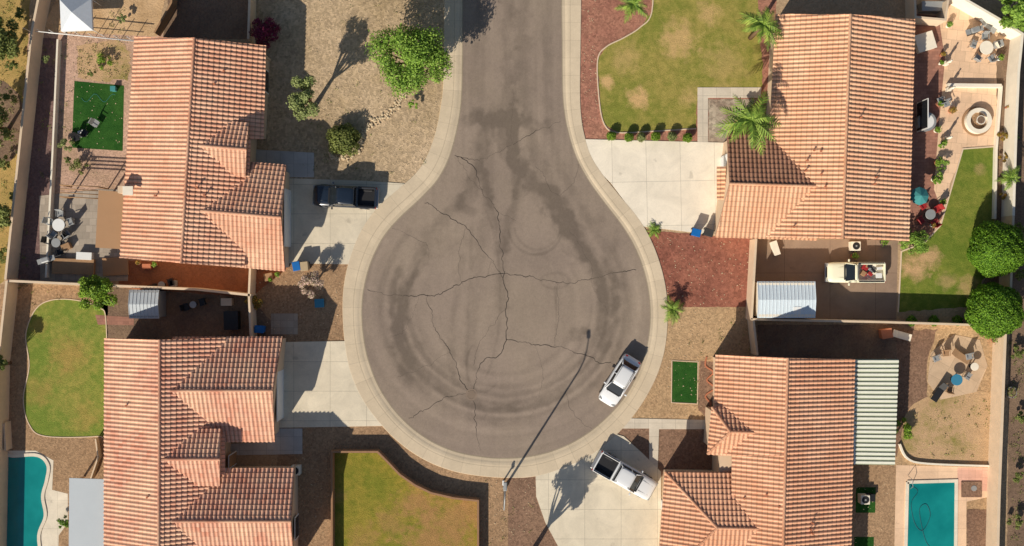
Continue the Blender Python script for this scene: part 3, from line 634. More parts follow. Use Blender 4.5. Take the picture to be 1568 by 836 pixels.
prism('walls_main',[(1188,22),(1400,30),(1391,369),(1170,364)],E-0.2,hB); prism('walls_garage',[(1113,205),(1200,206),(1200,364),(1095,363)],E-0.12,hB)
gable_end('gable_wall_n',P(1188,22,E),P(1302,22,R),P(1400,30,E),hB,(0,-0.45,0)); gable_end('gable_wall_s',P(1170,363,E),P(1290,366,R),P(1391,369,E),hB,(0,0.45,0))
opening('garage_door',1104,284,4.8,2.1,0.05,hB,M_white); opening('front_window',1180,80,1.8,1.1,0.9,hB,M_glass); opening('rear_window',1404,180,2.4,2.0,0.1,hB,M_glass)
tile_facet('roof_entry',[P(1098,255,2.3),P(1112,255,2.6),P(1110,306,2.6),P(1098,306,2.3)],M_tileB,hB)
for i,(x,y,z) in enumerate([(1245,231,4.1),(1235,246,4.0),(1233,262,4.0),(1255,232,4.2),(1256,267,4.3),(1262,286,4.4),(1214,348,3.6),(1317,180,4.7),(1340,272,4.1),(1338,282,4.1)]): vent('vent_%d'%i,x,y,z,hB,0.45,0.05)
hD=empty('tile_roof_house',P(1190,700)); zd=3.3+DZ
tile_facet('roof_main_left_a',[P(1096,543,E),P(1206,548,R),P(1202,697,R),P(1092,697,E)],M_tileD,hD)
tile_facet('roof_main_left_b',[P(1202,697,R),P(1121,697,zd),P(1119,960,zd),P(1196,960,R)],M_tileD,hD)
tile_facet('roof_main_right',[P(1206,548,R),P(1308,550,E),P(1300,960,E),P(1196,960,R)],M_tileD,hD)
ridge('ridge_main',P(1206,548,R),P(1196,960,R),M_tileD,hD)
h1,h2=3.1+DZ,4.0+DZ
a,b,c_,d_,e_=P(1090,623,h1),P(1118,661,h2),P(1178,663,h2),P(1083,695,h1),P(1148,625,h1)
tile_facet('roof_porch_n',[a,b,c_,e_],M_tileD,hD); tile_facet('roof_porch_w',[a,b,d_],M_tileD,hD); tile_facet('roof_porch_s',[b,c_,P(1140,697,h1),d_],M_tileD,hD)
ridge('hip_1',a,b,M_tileD,hD); ridge('hip_2',d_,b,M_tileD,hD); ridge('ridge_porch',b,c_,M_tileD,hD)
h1,h2=2.75+DZ,4.15+DZ
a,b,c_,d_=P(1018,722,h1),P(1098,808,h2),P(1185,810,h2),P(1006,898,h1)
tile_facet('roof_garage_n',[a,b,c_,P(1160,724,h1)],M_tileD,hD); tile_facet('roof_garage_w',[a,b,d_],M_tileD,hD); tile_facet('roof_garage_s',[b,c_,P(1150,898,h1),d_],M_tileD,hD)
ridge('hip_3',a,b,M_tileD,hD); ridge('hip_4',d_,b,M_tileD,hD); ridge('ridge_garage',b,c_,M_tileD,hD)
prism('walls_main',[(1096,543),(1308,550),(1300,960),(1092,960)],E-0.2,hD); prism('walls_porch',[(1087,625),(1140,625),(1140,694),(1083,694)],3.2,hD,0.35,3.3)
prism('walls_garage',[(1018,722),(1150,724),(1150,898),(1006,898)],E-0.1,hD)
gable_end('gable_wall_n',P(1096,543,E),P(1206,548,R),P(1308,550,E),hD,(0,-0.45,0)); gable_end('gable_wall_s',P(1085,960,E),P(1196,960,R),P(1300,960,E),hD,(0,0.45,0))
opening('garage_door',1013,808,4.8,2.1,0.05,hD,M_white); opening('front_window',1092,585,1.6,1.1,0.9,hD,M_glass)
for i,(x,y,z) in enumerate([(1138,762,3.6),(1172,756,4.25),(1191,775,4.65),(1240,810,4.2),(1243,800,4.2),(1243,816,4.2)]): vent('vent_%d'%i,x,y,z,hD,0.45,0.05)
e,w=cover('ribbed_patio_cover',[(1308,550),(1376,550),(1370,712),(1304,711)],2.55,m_plain('sage_panel',C(140,146,126),0.6,0.3))
M_rib=m_plain('painted_rib',C(228,222,204),0.6,0.3)
n=24
for i in range(n):
    t=(i+0.5)/n; a=w[0].lerp(w[3],t); b=w[1].lerp(w[2],t); c=(a+b)/2; L=(b-a).length
    box('rib_%d'%i,(c.x,c.y,2.58),(L,0.2,0.08),M_rib,e,rz=math.atan2(b.y-a.y,b.x-a.x),world=True,bev=0.01)
box('gutter',((w[0].x+w[3].x)/2,(w[0].y+w[3].y)/2,2.60),(0.1,(w[0]-w[3]).length,0.12),M_white,e,rz=0.025,world=True)
def shed(name,x0,y0,x1,y1,z,rz=0,mat=M_grey,rmat=M_covg):
    c=P((x0+x1)/2,(y0+y1)/2,z); e=empty(name,(c.x,c.y,0),rz); a=(x1-x0)*S*0.97; b=(y1-y0)*S*0.97
    box('walls',(0,0,z/2-0.1),(a-0.2,b-0.2,z-0.2),mat,e)
    V=[(-a/2,-b/2,z-.25),(a/2,-b/2,z-.25),(a/2,0,z),(-a/2,0,z),(-a/2,b/2,z-.25),(a/2,b/2,z-.25)]
    V2=[(x,y,q-.06) for x,y,q in V]
    mesh_obj('roof',V+V2,[(0,1,2,3),(3,2,5,4),(6,9,8,7),(9,10,11,8),(0,6,7,1),(4,5,11,10),(0,3,9,6),(3,4,10,9),(1,7,8,2),(2,8,11,5)],rmat,e)
    k=int(a/0.3)
    for i in range(k+1): 
        x=-a/2+0.03+(a-0.06)*i/k
        for sgn in (-1,1): box('seam_%d_%d'%(i,sgn),(x,sgn*b/4,z-.105),(0.035,b/2,0.04),rmat,e,rx=-sgn*math.atan2(.25,b/2))
    box('door',(0,-b/2+0.085,0.95),(0.9,0.05,1.8),M_white,e)
    return e
shed('metal_shed',196,444,242,488,2.1); s2=shed('storage_shed',1161,431,1250,487,2.4,0,M_wallw,m_plain('shed_roof_paint',C(196,206,212),0.6,0.3,0,.1)); box('roof_hatch',(0.9,-0.9,2.26),(0.7,0.6,0.06),M_white,s2,rx=0.15)
e=empty('canopy_tent',P(134,33),0.04); h=1.35
V=[(-h,-h,2.1),(h,-h,2.1),(h,h,2.1),(-h,h,2.1),(0,0,2.9)]+[(-h,-h,1.85),(h,-h,1.85),(h,h,1.85),(-h,h,1.85)]
mesh_obj('canopy',V,[(0,1,4),(1,2,4),(2,3,4),(3,0,4),(0,5,6,1),(1,6,7,2),(2,7,8,3),(3,8,5,0)],m_plain('canopy_fabric',(0.7,0.74,0.78,1),0.8,0.1),e)
for i,(x,y) in enumerate([(-1,-1),(1,-1),(1,1),(-1,1)]): cyl('leg_%d'%i,(x*h*.97,y*h*.97,1.0),0.025,2.05,M_white,e,seg=8)
# ---------------------------------------------------------------- vegetation
def leaf_mesh(name,pos,nrm,size,mat,parent,asp=0.6):
    n=len(pos); a=rng.normal(size=(n,3)); t=np.cross(nrm,a); t/=np.linalg.norm(t,axis=1,keepdims=True)+1e-9; b=np.cross(nrm,t)
    s=size*(0.6+0.8*rng.random((n,1))); t=t*s; b=b*s*asp
    V=np.stack([pos-t,pos-b*0.9+t*0.1,pos+t,pos+b*0.9+t*0.1],1).reshape(-1,3)
    me=bpy.data.meshes.new(name); me.vertices.add(4*n); me.vertices.foreach_set('co',V.astype(np.float32).ravel())
    me.loops.add(4*n); me.loops.foreach_set('vertex_index',np.arange(4*n,dtype=np.int32)); me.polygons.add(n)
    me.polygons.foreach_set('loop_start',np.arange(0,4*n,4,dtype=np.int32)); me.update(calc_edges=True); me.materials.append(mat)
    o=bpy.data.objects.new(name,me); link(o,parent); return o
def crown_pts(clusters,n,shell=0.5):
    c=np.array([k[0] for k in clusters],float); r=np.array([k[1] for k in clusters],float); w=r**2; w/=w.sum()
    i=rng.choice(len(c),n,p=w); d=rng.normal(size=(n,3)); d/=np.linalg.norm(d,axis=1,keepdims=True)
    rad=r[i]*(shell+(1-shell)*rng.random(n)**0.5)*(1+0.12*rng.normal(size=n)); p=c[i]+d*rad[:,None]*np.array([1,1,0.8])
    nr=d+rng.normal(size=(n,3))*0.6+np.array([-.15,-.25,0.5]); nr/=np.linalg.norm(nr,axis=1,keepdims=True); p[:,2]=np.maximum(p[:,2],0.03); return p,nr
G1=m_leaf('leaves_bright',C(140,168,70),C(84,116,42)); G2=m_leaf('leaves_olive',C(136,142,78),C(84,96,46)); G3=m_leaf('leaves_deep',C(116,152,42),C(60,96,26),0.2)
G4=m_leaf('leaves_sage',C(150,158,100),C(100,112,64)); G5=m_leaf('bougainvillea_petals',C(130,36,76),C(76,34,44)); G6=m_leaf('oleander_bloom',C(216,186,176),C(124,122,84))
G7=m_leaf('leaves_fresh',C(134,160,52),C(78,110,32)); G8=m_leaf('orange_lantana',C(180,134,62),C(90,100,44)); Gp=m_leaf('palm_frond_leaf',C(138,160,66),C(74,104,36),0.15)
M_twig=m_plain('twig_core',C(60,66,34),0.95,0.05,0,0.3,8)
def tree(name,px,py,rpx,h,mat,n=3500,lobes=9,leaf=0.11,rxy=(1,1),trunk=True,flat=0.7,density=0.45,ctr=0.35):
    r=rpx*S; zc=max(r*flat*0.6,h-r*flat*0.8); q=P(px,py,zc); e=empty(name,(q.x,q.y,0)); cl=[]
    for i in range(lobes):
        a=2*math.pi*(i+random.random()*0.8)/lobes; d=r*random.uniform(0.45,0.85); rr=r*random.uniform(0.18,0.36)
        cl.append(((math.cos(a)*d*rxy[0],math.sin(a)*d*rxy[1],zc+random.uniform(-0.5,0.35)*r*flat),rr))
    for i in range(max(2,lobes//2)): 
        a=random.random()*7; d=r*random.uniform(0.05,0.4); cl.append(((math.cos(a)*d*rxy[0],math.sin(a)*d*rxy[1],zc+r*flat*random.uniform(0.1,0.5)),r*random.uniform(ctr-.08,ctr+.05)))
    p,nr=crown_pts(cl,n,density); leaf_mesh('foliage',p,nr,leaf,mat,e)
    if trunk:
        tr=0.05+0.025*h; base=Vector((0,0,0)); fork=Vector((random.uniform(-.1,.1),random.uniform(-.1,.1),zc*0.45))
        tube('trunk',[base,fork*0.5,fork],[tr*1.3,tr,tr*0.8],M_bark,e,8,False)
        for i,(c,rr) in enumerate(cl):
            c=Vector(c); m_=fork.lerp(c,0.5)+Vector((0,0,-0.1*r)); tube('limb_%d'%i,[fork*0.98,m_,c],[tr*0.55,tr*0.35,tr*0.12],M_bark,e,5,False)
    return e
def clipped(name,px,py,rpx,h,mat,n=5000,leaf=0.07,wob=0.06):
    r=rpx*S; zc=h-r*0.85 if h>r else h*0.5; rz=min(r*0.9,h-zc); q=P(px,py,zc); e=empty(name,(q.x,q.y,0))
    d=rng.normal(size=(n,3)); d/=np.linalg.norm(d,axis=1,keepdims=True); ph=rng.random(6)*7
    w=1+wob*(np.sin(d[:,0]*5+ph[0])+np.sin(d[:,1]*6+ph[1])+np.sin(d[:,2]*5+ph[2])+0.8*np.sin(d[:,0]*13+d[:,1]*11+ph[3]))
    rad=(0.84+0.16*rng.random(n))*w; p=d*rad[:,None]*np.array([r,r,rz])+np.array([0,0,zc]); p[:,2]=np.maximum(p[:,2],0.02)
    nr=d+rng.normal(size=(n,3))*0.5; nr/=np.linalg.norm(nr,axis=1,keepdims=True); leaf_mesh('foliage',p,nr,leaf,mat,e)
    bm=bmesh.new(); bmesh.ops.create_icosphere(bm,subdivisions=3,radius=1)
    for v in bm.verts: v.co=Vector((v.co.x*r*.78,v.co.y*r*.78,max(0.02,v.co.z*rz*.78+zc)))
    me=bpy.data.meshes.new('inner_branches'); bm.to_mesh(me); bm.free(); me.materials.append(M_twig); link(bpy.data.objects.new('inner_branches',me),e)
    if zc-rz>0.2: tube('trunk',[(0,0,0),(0.03,0,zc)],[0.16,0.1],M_bark,e,8,False)
    return e
def palm(name,px,py,h,rpx,nf=18,mat=Gp,tr=0.16):
    q=P(px,py,h); e=empty(name,(q.x,q.y,0)); r=rpx*S; V=[];F=[]
    tube('trunk',[(0,0,0),(0.03,0.02,h*.5),(0,0,h)],[tr*1.3,tr,tr*1.1],M_bark,e,9,False)
    for i in range(nf):
        az=2*math.pi*i/nf+random.uniform(-.3,.3); el=random.choice([0.1,0.45,0.85])+random.uniform(-.1,.1); L=r*random.uniform(0.65,1.25)*(1.2 if el<0.6 else 0.95); K=12; pts=[]
        p=Vector((0,0,h)); ang=el; bend=random.uniform(-.03,.03)
        for k in range(K+1):
            pts.append(p.copy()); p=p+Vector((math.cos(az)*math.cos(ang),math.sin(az)*math.cos(ang),math.sin(ang)))*(L/K); ang-=(0.09+0.06*(el>0.6)); az+=bend
        side=Vector((-math.sin(az),math.cos(az),0))
        for k in range(1,K+1):
            t=k/K; w=L*0.17*math.sin(math.pi*min(1,t*0.8+0.18))+0.02; dv=(pts[k]-pts[k-1])
            for sg in (-1,1):
                b0=len(V); tip=pts[k]+side*sg*w*random.uniform(.8,1.2)+dv*0.9+Vector((0,0,-w*0.5+random.uniform(-.05,.05)))
                V+= [pts[k-1],pts[k]-dv*.15,tip+dv*.25,tip-dv*.1]; F.append((b0,b0+1,b0+2,b0+3))
    mesh_obj('fronds',V,F,mat,e); return e
tree('mesquite_tree',627,86,60,5.2,G1,17000,22,0.10,flat=0.5,density=0.3,ctr=.3)
tree('acacia_tree',465,150,33,5.4,G4,4200,9,0.09,rxy=(0.65,1.3),flat=0.9,density=0.3,ctr=.28)
clipped('round_shrub',527,213,24,1.7,G2,4500,0.08,0.08)
for x,y,r,mt in [(632,160,8,G1),(157,93,14,G7),(120,255,15,G2),(100,220,11,G4),(70,90,6,G4),(104,245,6,G2),(97,800,11,G3),(186,28,7,G4),(140,112,6,G2)]: tree('desert_shrub',x,y,r,1.0,mt,900,5,0.06,trunk=False)
tree('bougainvillea',403,46,27,2.6,G5,3500,8,0.08)
tree('oleander_shrub',476,434,21,2.4,G6,3600,8,0.06)
tree('lantana_shrub',388,462,15,1.2,G8,1600,6,0.07,rxy=(1.2,.7),trunk=False)
tree('citrus_tree',147,448,30,2.8,G7,5200,10,0.10)
palm('fan_palm',1169,38,4.2,28,22); palm('fan_palm',970,6,2.6,22,18); palm('queen_palm',1151,184,5.6,38,20); palm('pygmy_palm',1031,474,1.0,18,18); palm('pygmy_palm',1547,272,1.8,17,18)
palm('agave_plant',1003,352,0.25,13,16,G1,0.08); palm('agave_plant',1552,210,0.4,12,14)
for x,y in [(936,208),(963,210),(982,210),(1004,209),(1029,209),(1053,211)]: clipped('clipped_bush',x,y,7.2,0.85,G4 if x in(982,1029) else G7,1100,0.05)
tree('citrus_tree',1400,370,24,1.9,G1,3400,9,0.07)
clipped('ficus_tree',1525,382,41,4.0,G3,26000,0.075,0.035); clipped('ficus_tree',1522,476,41,4.0,G3,26000,0.075,0.035)
for x,y,r in [(1444,250,12),(1440,268,7),(1538,208,9),(1540,240,9),(1537,300,7),(1436,278,6),(1442,222,5)]: tree('garden_shrub',x,y,r,0.9,random.choice([G1,G3,G8]),700,5,0.06,trunk=False)
for x in (1396,1430,1466): clipped('clipped_bush',x,491,8,0.9,G3,900,0.06)
tree('desert_shrub',1385,656,17,1.1,G7,1800,6,0.07,trunk=False)
tree('shade_tree',812,880,34,6.0,G1,4000,10,0.12); tree('shade_tree',560,-80,60,7.5,G1,4000,12,0.14); tree('shade_tree',1563,14,34,4,G1,5000,9,0.12); tree('shade_tree',-4,60,36,4,G2,5500,10,0.12); tree('shade_tree',-14,330,28,4,G2,3500,9,0.12); tree('shade_tree',-20,190,40,4.5,G2,4500,9,0.12); tree('shade_tree',640,-70,50,6.5,G1,4500,12,0.12); tree('shade_tree',-8,560,18,3,G2,1800,7,0.1)
for x,y,r in [(10,150,14),(5,250,12),(18,100,8),(3,390,12),(30,20,9),(20,300,8),(14,210,7)]: tree('desert_shrub',x,y,r,1.3,G2,900,6,0.07,trunk=False)
for x,y,r in [(1562,420,10),(1558,540,12),(1563,640,10),(1560,730,9),(1556,800,12),(1562,350,9)]: tree('verge_shrub',x,y,r,1.1,G2,900,6,0.07,trunk=False)
def tufts(name,polys,n,mat,size=0.07):
    pts=[]
    for x0,y0,x1,y1,k in polys:
        for i in range(k):
            x,y=random.uniform(x0,x1),random.uniform(y0,y1); q=P(x,y)
            for j in range(random.randint(4,14)): pts.append((q.x+random.gauss(0,.12),q.y+random.gauss(0,.12),random.uniform(0.02,0.14)))
    p=np.array(pts); nr=rng.normal(size=p.shape)+np.array([0,0,.7]); nr/=np.linalg.norm(nr,axis=1,keepdims=True); leaf_mesh(name,p,nr,size,mat,None)
tufts('weeds',[(0,0,42,420,200),(120,60,198,120,60),(60,60,110,280,35),(170,15,190,55,12),(460,0,660,270,40),(1030,490,1150,640,20),(20,430,140,470,15),(1400,610,1520,700,30),(740,735,820,836,10),(1545,520,1568,836,60)],0,G2,0.055)
V=[];F=[]
def rock(c,r):
    bm=bmesh.new(); bmesh.ops.create_icosphere(bm,subdivisions=1,radius=1); b0=len(V); s=(random.uniform(.7,1.2),random.uniform(.7,1.2),random.uniform(.4,.7))
    for v in bm.verts: k=random.uniform(.85,1.1); V.append((c[0]+v.co.x*r*s[0]*k,c[1]+v.co.y*r*s[1]*k,c[2]+v.co.z*r*s[2]*k))
    for f in bm.faces: F.append(tuple(b0+v.index for v in f.verts))
    bm.free()
cp=catmull([(622,142),(608,160),(592,176),(572,186),(558,200),(552,220),(540,236),(516,243),(508,232)],8)
for x,y in cp:
    for k in range(3): 
        q=P(x+random.gauss(0,3),y+random.gauss(0,3)); rock((q.x,q.y,0.06),random.uniform(.06,.17))
mesh_obj('rock_border',V,F,M_rock)
V=[];F=[]
for (x0,y0,x1,y1,k) in [(450,0,675,265,420),(890,0,915,200,80),(1000,365,1150,468,160),(1020,475,1080,640,110),(740,735,820,836,80),(430,700,505,836,120),(95,60,200,290,120),(390,410,520,520,100),(1300,720,1370,836,50)]:
    for i in range(k):
        q=P(random.uniform(x0,x1),random.uniform(y0,y1)); rock((q.x,q.y,0.03),random.uniform(.02,.06))
mesh_obj('scattered_stones',V,F,M_rock)
# ---------------------------------------------------------------- street lamp
e=empty('street_lamp',P(773,746)); cyl('base',(0,0,0.2),0.2,0.4,M_grey,e,r2=0.14,seg=14)
arm=[(0,0,0.3),(0,0,4.5),(0,0,7.6),(0.02,0.25,8.1),(0.06,0.9,8.35),(0.1,1.8,8.5)]
tube('pole',arm,[0.11,0.09,0.07,0.055,0.05,0.04],M_grey,e,10,False); box('luminaire',(0.1,2.05,8.48),(0.28,0.7,0.14),M_grey,e,bev=0.05); box('lens',(0.1,2.07,8.4),(0.2,0.45,0.05),M_amber,e)
# ---------------------------------------------------------------- vehicles
def loft(name,secs,mat,parent,cap=True):
    V=[];F=[];m_=len(secs[0])
    for s_ in secs: V+=s_
    for i in range(len(secs)-1):
        for j in range(m_-1): F.append((i*m_+j,i*m_+j+1,(i+1)*m_+j+1,(i+1)*m_+j))
        F.append((i*m_+m_-1,i*m_,(i+1)*m_,(i+1)*m_+m_-1))
    if cap: F.append(tuple(range(m_))[::-1]); F.append(tuple((len(secs)-1)*m_+j for j in range(m_)))
    return mesh_obj(name,V,F,mat,parent,True)
def bsec(x,w,zl,zb):
    h=[(w*.90,zl),(w*.99,zl+.12),(w,zl+(zb-zl)*.55),(w*.97,zb-.10),(w*.88,zb-.01),(w*.6,zb+.03),(w*.25,zb+.045)]
    return [(x,y,z) for y,z in h]+[(x,-y,z) for y,z in h[::-1]]
def wheels(e,xf,xr,w,r=0.34):
    for nm,x in (('front',xf),('rear',xr)):
        for sg in (-1,1):
            cyl('arch_%s_%d'%(nm,sg),(x,sg*(w-.05),r+.02),r+.07,0.13,M_black,e,seg=24,axis='Y')
            cyl('wheel_%s_%d'%(nm,sg),(x,sg*(w-.10),r),r,0.25,M_rubber,e,seg=24,axis='Y',bev=0.03); cyl('rim_%s_%d'%(nm,sg),(x,sg*(w-.015),r),r*.62,0.1,M_chrome,e,seg=18,axis='Y')
def greenhouse(e,paint,xr0,xf0,xr1,xf1,wb,wt,zb,zr):
    V=[(xr0,-wb,zb),(xf0,-wb,zb),(xf0,wb,zb),(xr0,wb,zb),(xr1,-wt,zr),(xf1,-wt,zr),(xf1,wt,zr),(xr1,wt,zr)]
    bm=bmesh.new(); vs=[bm.verts.new(v) for v in V]
    for f in [(0,3,2,1),(4,5,6,7),(0,1,5,4),(1,2,6,5),(2,3,7,6),(3,0,4,7)]: bm.faces.new([vs[i] for i in f])
    bmesh.ops.bevel(bm,geom=bm.edges[:],offset=0.05,segments=2,affect='EDGES'); me=bpy.data.meshes.new('glass'); bm.to_mesh(me); bm.free(); me.materials.append(M_glass)
    link(bpy.data.objects.new('windows',me),e)
    secs=[]
    for i in range(7):
        t=i/6; x=xr1-.03+(xf1-xr1+.06)*t; k=1-0.05*abs(2*t-1)**3; dz=-0.05*abs(2*t-1)**2.5
        h=[(wt*1.03*k,zr-.05+dz),(wt*1.02*k,zr+.0+dz),(wt*.85*k,zr+.035+dz),(wt*.4*k,zr+.05+dz)]
        secs.append([(x,y,z) for y,z in h]+[(x,-y,z) for y,z in h[::-1]])
    loft('roof',secs,paint,e)
    xm=(xr0+xf0)/2-.05
    for sg in (-1,1):
        for nm,(xa,xb_) in (('a',(xf0-.02,xf1-.0)),('b',(xm,xm)),('c',(xr0+.02,xr1+.0))):
            tube('pillar_%s_%d'%(nm,sg),[(xa,sg*(wb+.0),zb),(xb_,sg*(wt+.01),zr)],[0.045,0.04],paint,e,6,False)
def headlights(e,xf,w,z):
    for sg in (-1,1): box('headlight_%d'%sg,(xf,sg*w,z),(0.30,0.34,0.15),M_grey,e,bev=0.04)
def taillights(e,xr,w,z):
    for sg in (-1,1): box('taillight_%d'%sg,(xr,sg*w,z),(0.14,0.2,0.25),M_red,e,bev=0.03)
def mirrors(e,x,w,z,paint):
    for sg in (-1,1): box('mirror_%d'%sg,(x,sg*(w+.12),z),(0.14,0.22,0.15),paint,e,bev=0.04)
def car(px,py,ang,paint,L=4.7,W=1.84,name='parked_car'):
    e=empty(name,(*P(px,py,0.8)[:2],0.01),ang); a=L/2; w=W/2
    st_=[(-a,.68,.42,.72),(-a+.08,.86,.30,.88),(-a+.35,.95,.24,1.02),(-a+.9,1.0,.22,1.04),(-.9,1.0,.20,.98),(.6,1.0,.20,.97),(a-1.45,1.0,.20,.97),(a-1.1,1.0,.2,.93),(a-.55,.97,.22,.84),(a-.2,.88,.26,.72),(a-.04,.74,.32,.62),(a,.62,.38,.56)]
    loft('body',[bsec(x,w*k,zl,zb) for x,k,zl,zb in st_],paint,e)
    greenhouse(e,paint,-a+.42,a-1.15,-a+.95,a-1.95,w*.86,w*.68,.95,1.44)
    wheels(e,a-.92,-a+.95,w); headlights(e,a-.28,w*.66,.70); taillights(e,-a+.14,w*.68,.85); mirrors(e,a-1.55,w,1.02,paint)
    box('grille',(a-.04,0,.5),(.1,.9,.16),M_black,e,bev=.02); box('front_plate_bar',(a-.05,0,.33),(.12,1.3,.12),M_black,e,bev=.03)
    tube('hood_line_l',[(a-1.2,w*.55,.985),(a-.35,w*.42,.80)],[.012,.012],M_grey,e,4,False); tube('hood_line_r',[(a-1.2,-w*.55,.985),(a-.35,-w*.42,.80)],[.012,.012],M_grey,e,4,False)
    for s_ in (-1,1): tube('roof_rail_%d'%s_,[(-a+1.0,s_*w*.6,1.49),(a-2.0,s_*w*.6,1.49)],[.025,.025],M_grey,e,6,False)
    box('wiper_cowl',(a-1.17,0,.985),(.12,1.3,.03),M_black,e)
    return e
def pickup(px,py,ang,paint,L=5.7,W=1.95,name='pickup_truck',bedmat=M_black,bed=1.75,crew=True,zr=1.82,load=None):
    e=empty(name,(*P(px,py,0.9)[:2],0.01),ang); a=L/2; w=W/2; xb=-a+bed+.15; zb=1.12
    st_=[(xb,.99,.38,zb),(xb+.3,1.0,.36,zb),(a-1.7,1.0,.36,zb),(a-1.3,1.0,.36,zb-.02),(a-.5,.98,.38,zb-.07),(a-.15,.93,.4,zb-.14),(a,.86,.45,zb-.28)]
    loft('body',[bsec(x,w*k,zl,z_) for x,k,zl,z_ in st_],paint,e)
    xc=a-1.45; x1=xb+.06
    greenhouse(e,paint,x1,xc,x1+.14,xc-.72,w*.88,w*.74,zb-.02,zr)
    box('bed_floor',(-a+bed/2+.1,0,.70),(bed,W*.9,.1),bedmat,e)
    for sg in (-1,1):
        box('bed_side_%d'%sg,(-a+bed/2+.09,sg*(w-.10),.78),(bed+.05,.19,.70),paint,e,bev=.04); box('bed_liner_%d'%sg,(-a+bed/2+.09,sg*(w-.215),.92),(bed-.1,.03,.36),bedmat,e)
        box('wheel_well_%d'%sg,(-a+bed*.5,sg*(w-.3),.82),(.8,.2,.22),bedmat,e,bev=.04)
        box('bed_rail_%d'%sg,(-a+bed/2+.09,sg*(w-.10),1.135),(bed-.1,.10,.02),M_black,e)
    box('bulkhead',(xb-.05,0,.9),(.08,W*.86,.42),paint,e); box('tailgate',(-a+.07,0,.86),(.12,W*.86,.52),paint,e,bev=.03)
    box('rear_bumper',(-a-.05,0,.5),(.2,W*.92,.18),M_chrome,e,bev=.04); box('front_bumper',(a+.02,0,.5),(.22,W*.93,.24),M_chrome,e,bev=.06)
    box('grille',(a-.02,0,.74),(.1,W*.5,.22),M_black,e,bev=.02)
    wheels(e,a-.95,-a+1.05,w,.38); headlights(e,a-.12,w*.72,.80); taillights(e,-a+.05,w*.88,.92); mirrors(e,xc-.3,w+.02,1.22,paint)
    box('wiper_cowl',(xc+.03,0,zb+.035),(.14,W*.72,.03),M_black,e)
    for sg in (-1,1): tube('hood_crease_%d'%sg,[(xc+.15,sg*w*.5,zb+.045),(a-.3,sg*w*.45,zb-.07)],[.015,.012],paint if paint!=M_carW else M_grey,e,4,False)
    if load:
        for i in range(load):
            box('load_%d'%i,(-a+.3+random.random()*(bed-.5),random.uniform(-.6,.6),.85+random.random()*.15),(random.uniform(.2,.6),random.uniform(.15,.5),random.uniform(.1,.35)),random.choice([M_white,M_wood,M_red,M_black,M_grey]),e,rz=random.random()*3,bev=.02)
    return e
car(949,583,math.atan2(-72,-44),M_carW)
pickup(528,301,math.radians(177),M_carK,5.5,1.9,bed=1.5)
pickup(957,729,math.atan2(-49,86),M_carW,5.6,1.95,bed=1.7)
pickup(1311,417,math.radians(180),M_carC,5.0,1.8,bed=2.3,zr=1.65,load=12,bedmat=M_wallw,name='vintage_pickup_truck')
# ---------------------------------------------------------------- furniture and yard things
def chair(px,py,rz,mat,name='patio_chair'):
    e=empty(name,P(px,py),rz); box('seat',(0,0,.43),(.55,.55,.07),mat,e,bev=.02); box('backrest',(0,.28,.72),(.55,.07,.55),mat,e,rx=-.2,bev=.02)
    for i,(x,y) in enumerate([(-.23,-.23),(.23,-.23),(.23,.23),(-.23,.23)]): cyl('leg_%d'%i,(x,y,.2),.02,.4,M_black,e,seg=6)
    for s_ in (-1,1): box('arm_%d'%s_,(s_*.29,0,.62),(.05,.5,.04),mat,e,bev=.01)
def table(px,py,r,mat,name='round_table'):
    e=empty(name,P(px,py)); cyl('top',(0,0,.73),r,.05,mat,e,seg=28,bev=.01); cyl('pedestal',(0,0,.35),.06,.7,M_black,e,seg=10); cyl('foot',(0,0,.03),r*.5,.05,M_black,e,seg=16)
def dining(px,py,r,tm,cm,n=4,a0=.3):
    table(px,py,r,tm)
    for i in range(n):
        a=a0+2*math.pi*i/n; d=(r+.45)/S; chair(px+math.cos(a)*d,py-math.sin(a)*d,a-math.pi/2,cm)
def umbrella(px,py,r,mat):
    q=P(px,py,2.2); e=empty('patio_umbrella',(q.x,q.y,0)); V=[(0,0,2.5)];F=[]
    for i in range(8): a=2*math.pi*i/8; V.append((r*math.cos(a),r*math.sin(a),2.1))
    for i in range(8): F.append((0,1+i,1+(i+1)%8))
    mesh_obj('canopy',V,F,mat,e); cyl('pole',(0,0,1.2),.025,2.5,M_grey,e,seg=8); cyl('stand',(0,0,.04),.25,.08,M_black,e)
def bin_(px,py,mat,rz=0):
    e=empty('wheelie_bin',P(px,py),rz); V=[(-.25,-.28,.05),(.25,-.28,.05),(.25,.28,.05),(-.25,.28,.05),(-.3,-.36,1.0),(.3,-.36,1.0),(.3,.36,1.0),(-.3,.36,1.0)]
    mesh_obj('body',V,[(0,3,2,1),(0,1,5,4),(1,2,6,5),(2,3,7,6),(3,0,4,7),(4,5,6,7)],mat,e); box('lid',(0,.02,1.05),(.66,.8,.09),mat,e,bev=.03)
    box('handle',(0,.42,.98),(.5,.04,.05),M_black,e)
    for s_ in (-1,1): cyl('wheel_%d'%s_,(s_*.27,.3,.1),.1,.05,M_rubber,e,seg=14,axis='X')
def pot(px,py,r=.22,mt=None,lf=G1):
    e=empty('potted_plant',P(px,py)); cyl('pot',(0,0,.2),r*.7,.4,mt or M_terra,e,r2=r,seg=16); cyl('soil',(0,0,.395),r*.9,.02,M_dark,e,seg=16)
    p,nr=crown_pts([((0,0,.6),r*1.1)],140,.3); leaf_mesh('foliage',p,nr,.07,lf,e)
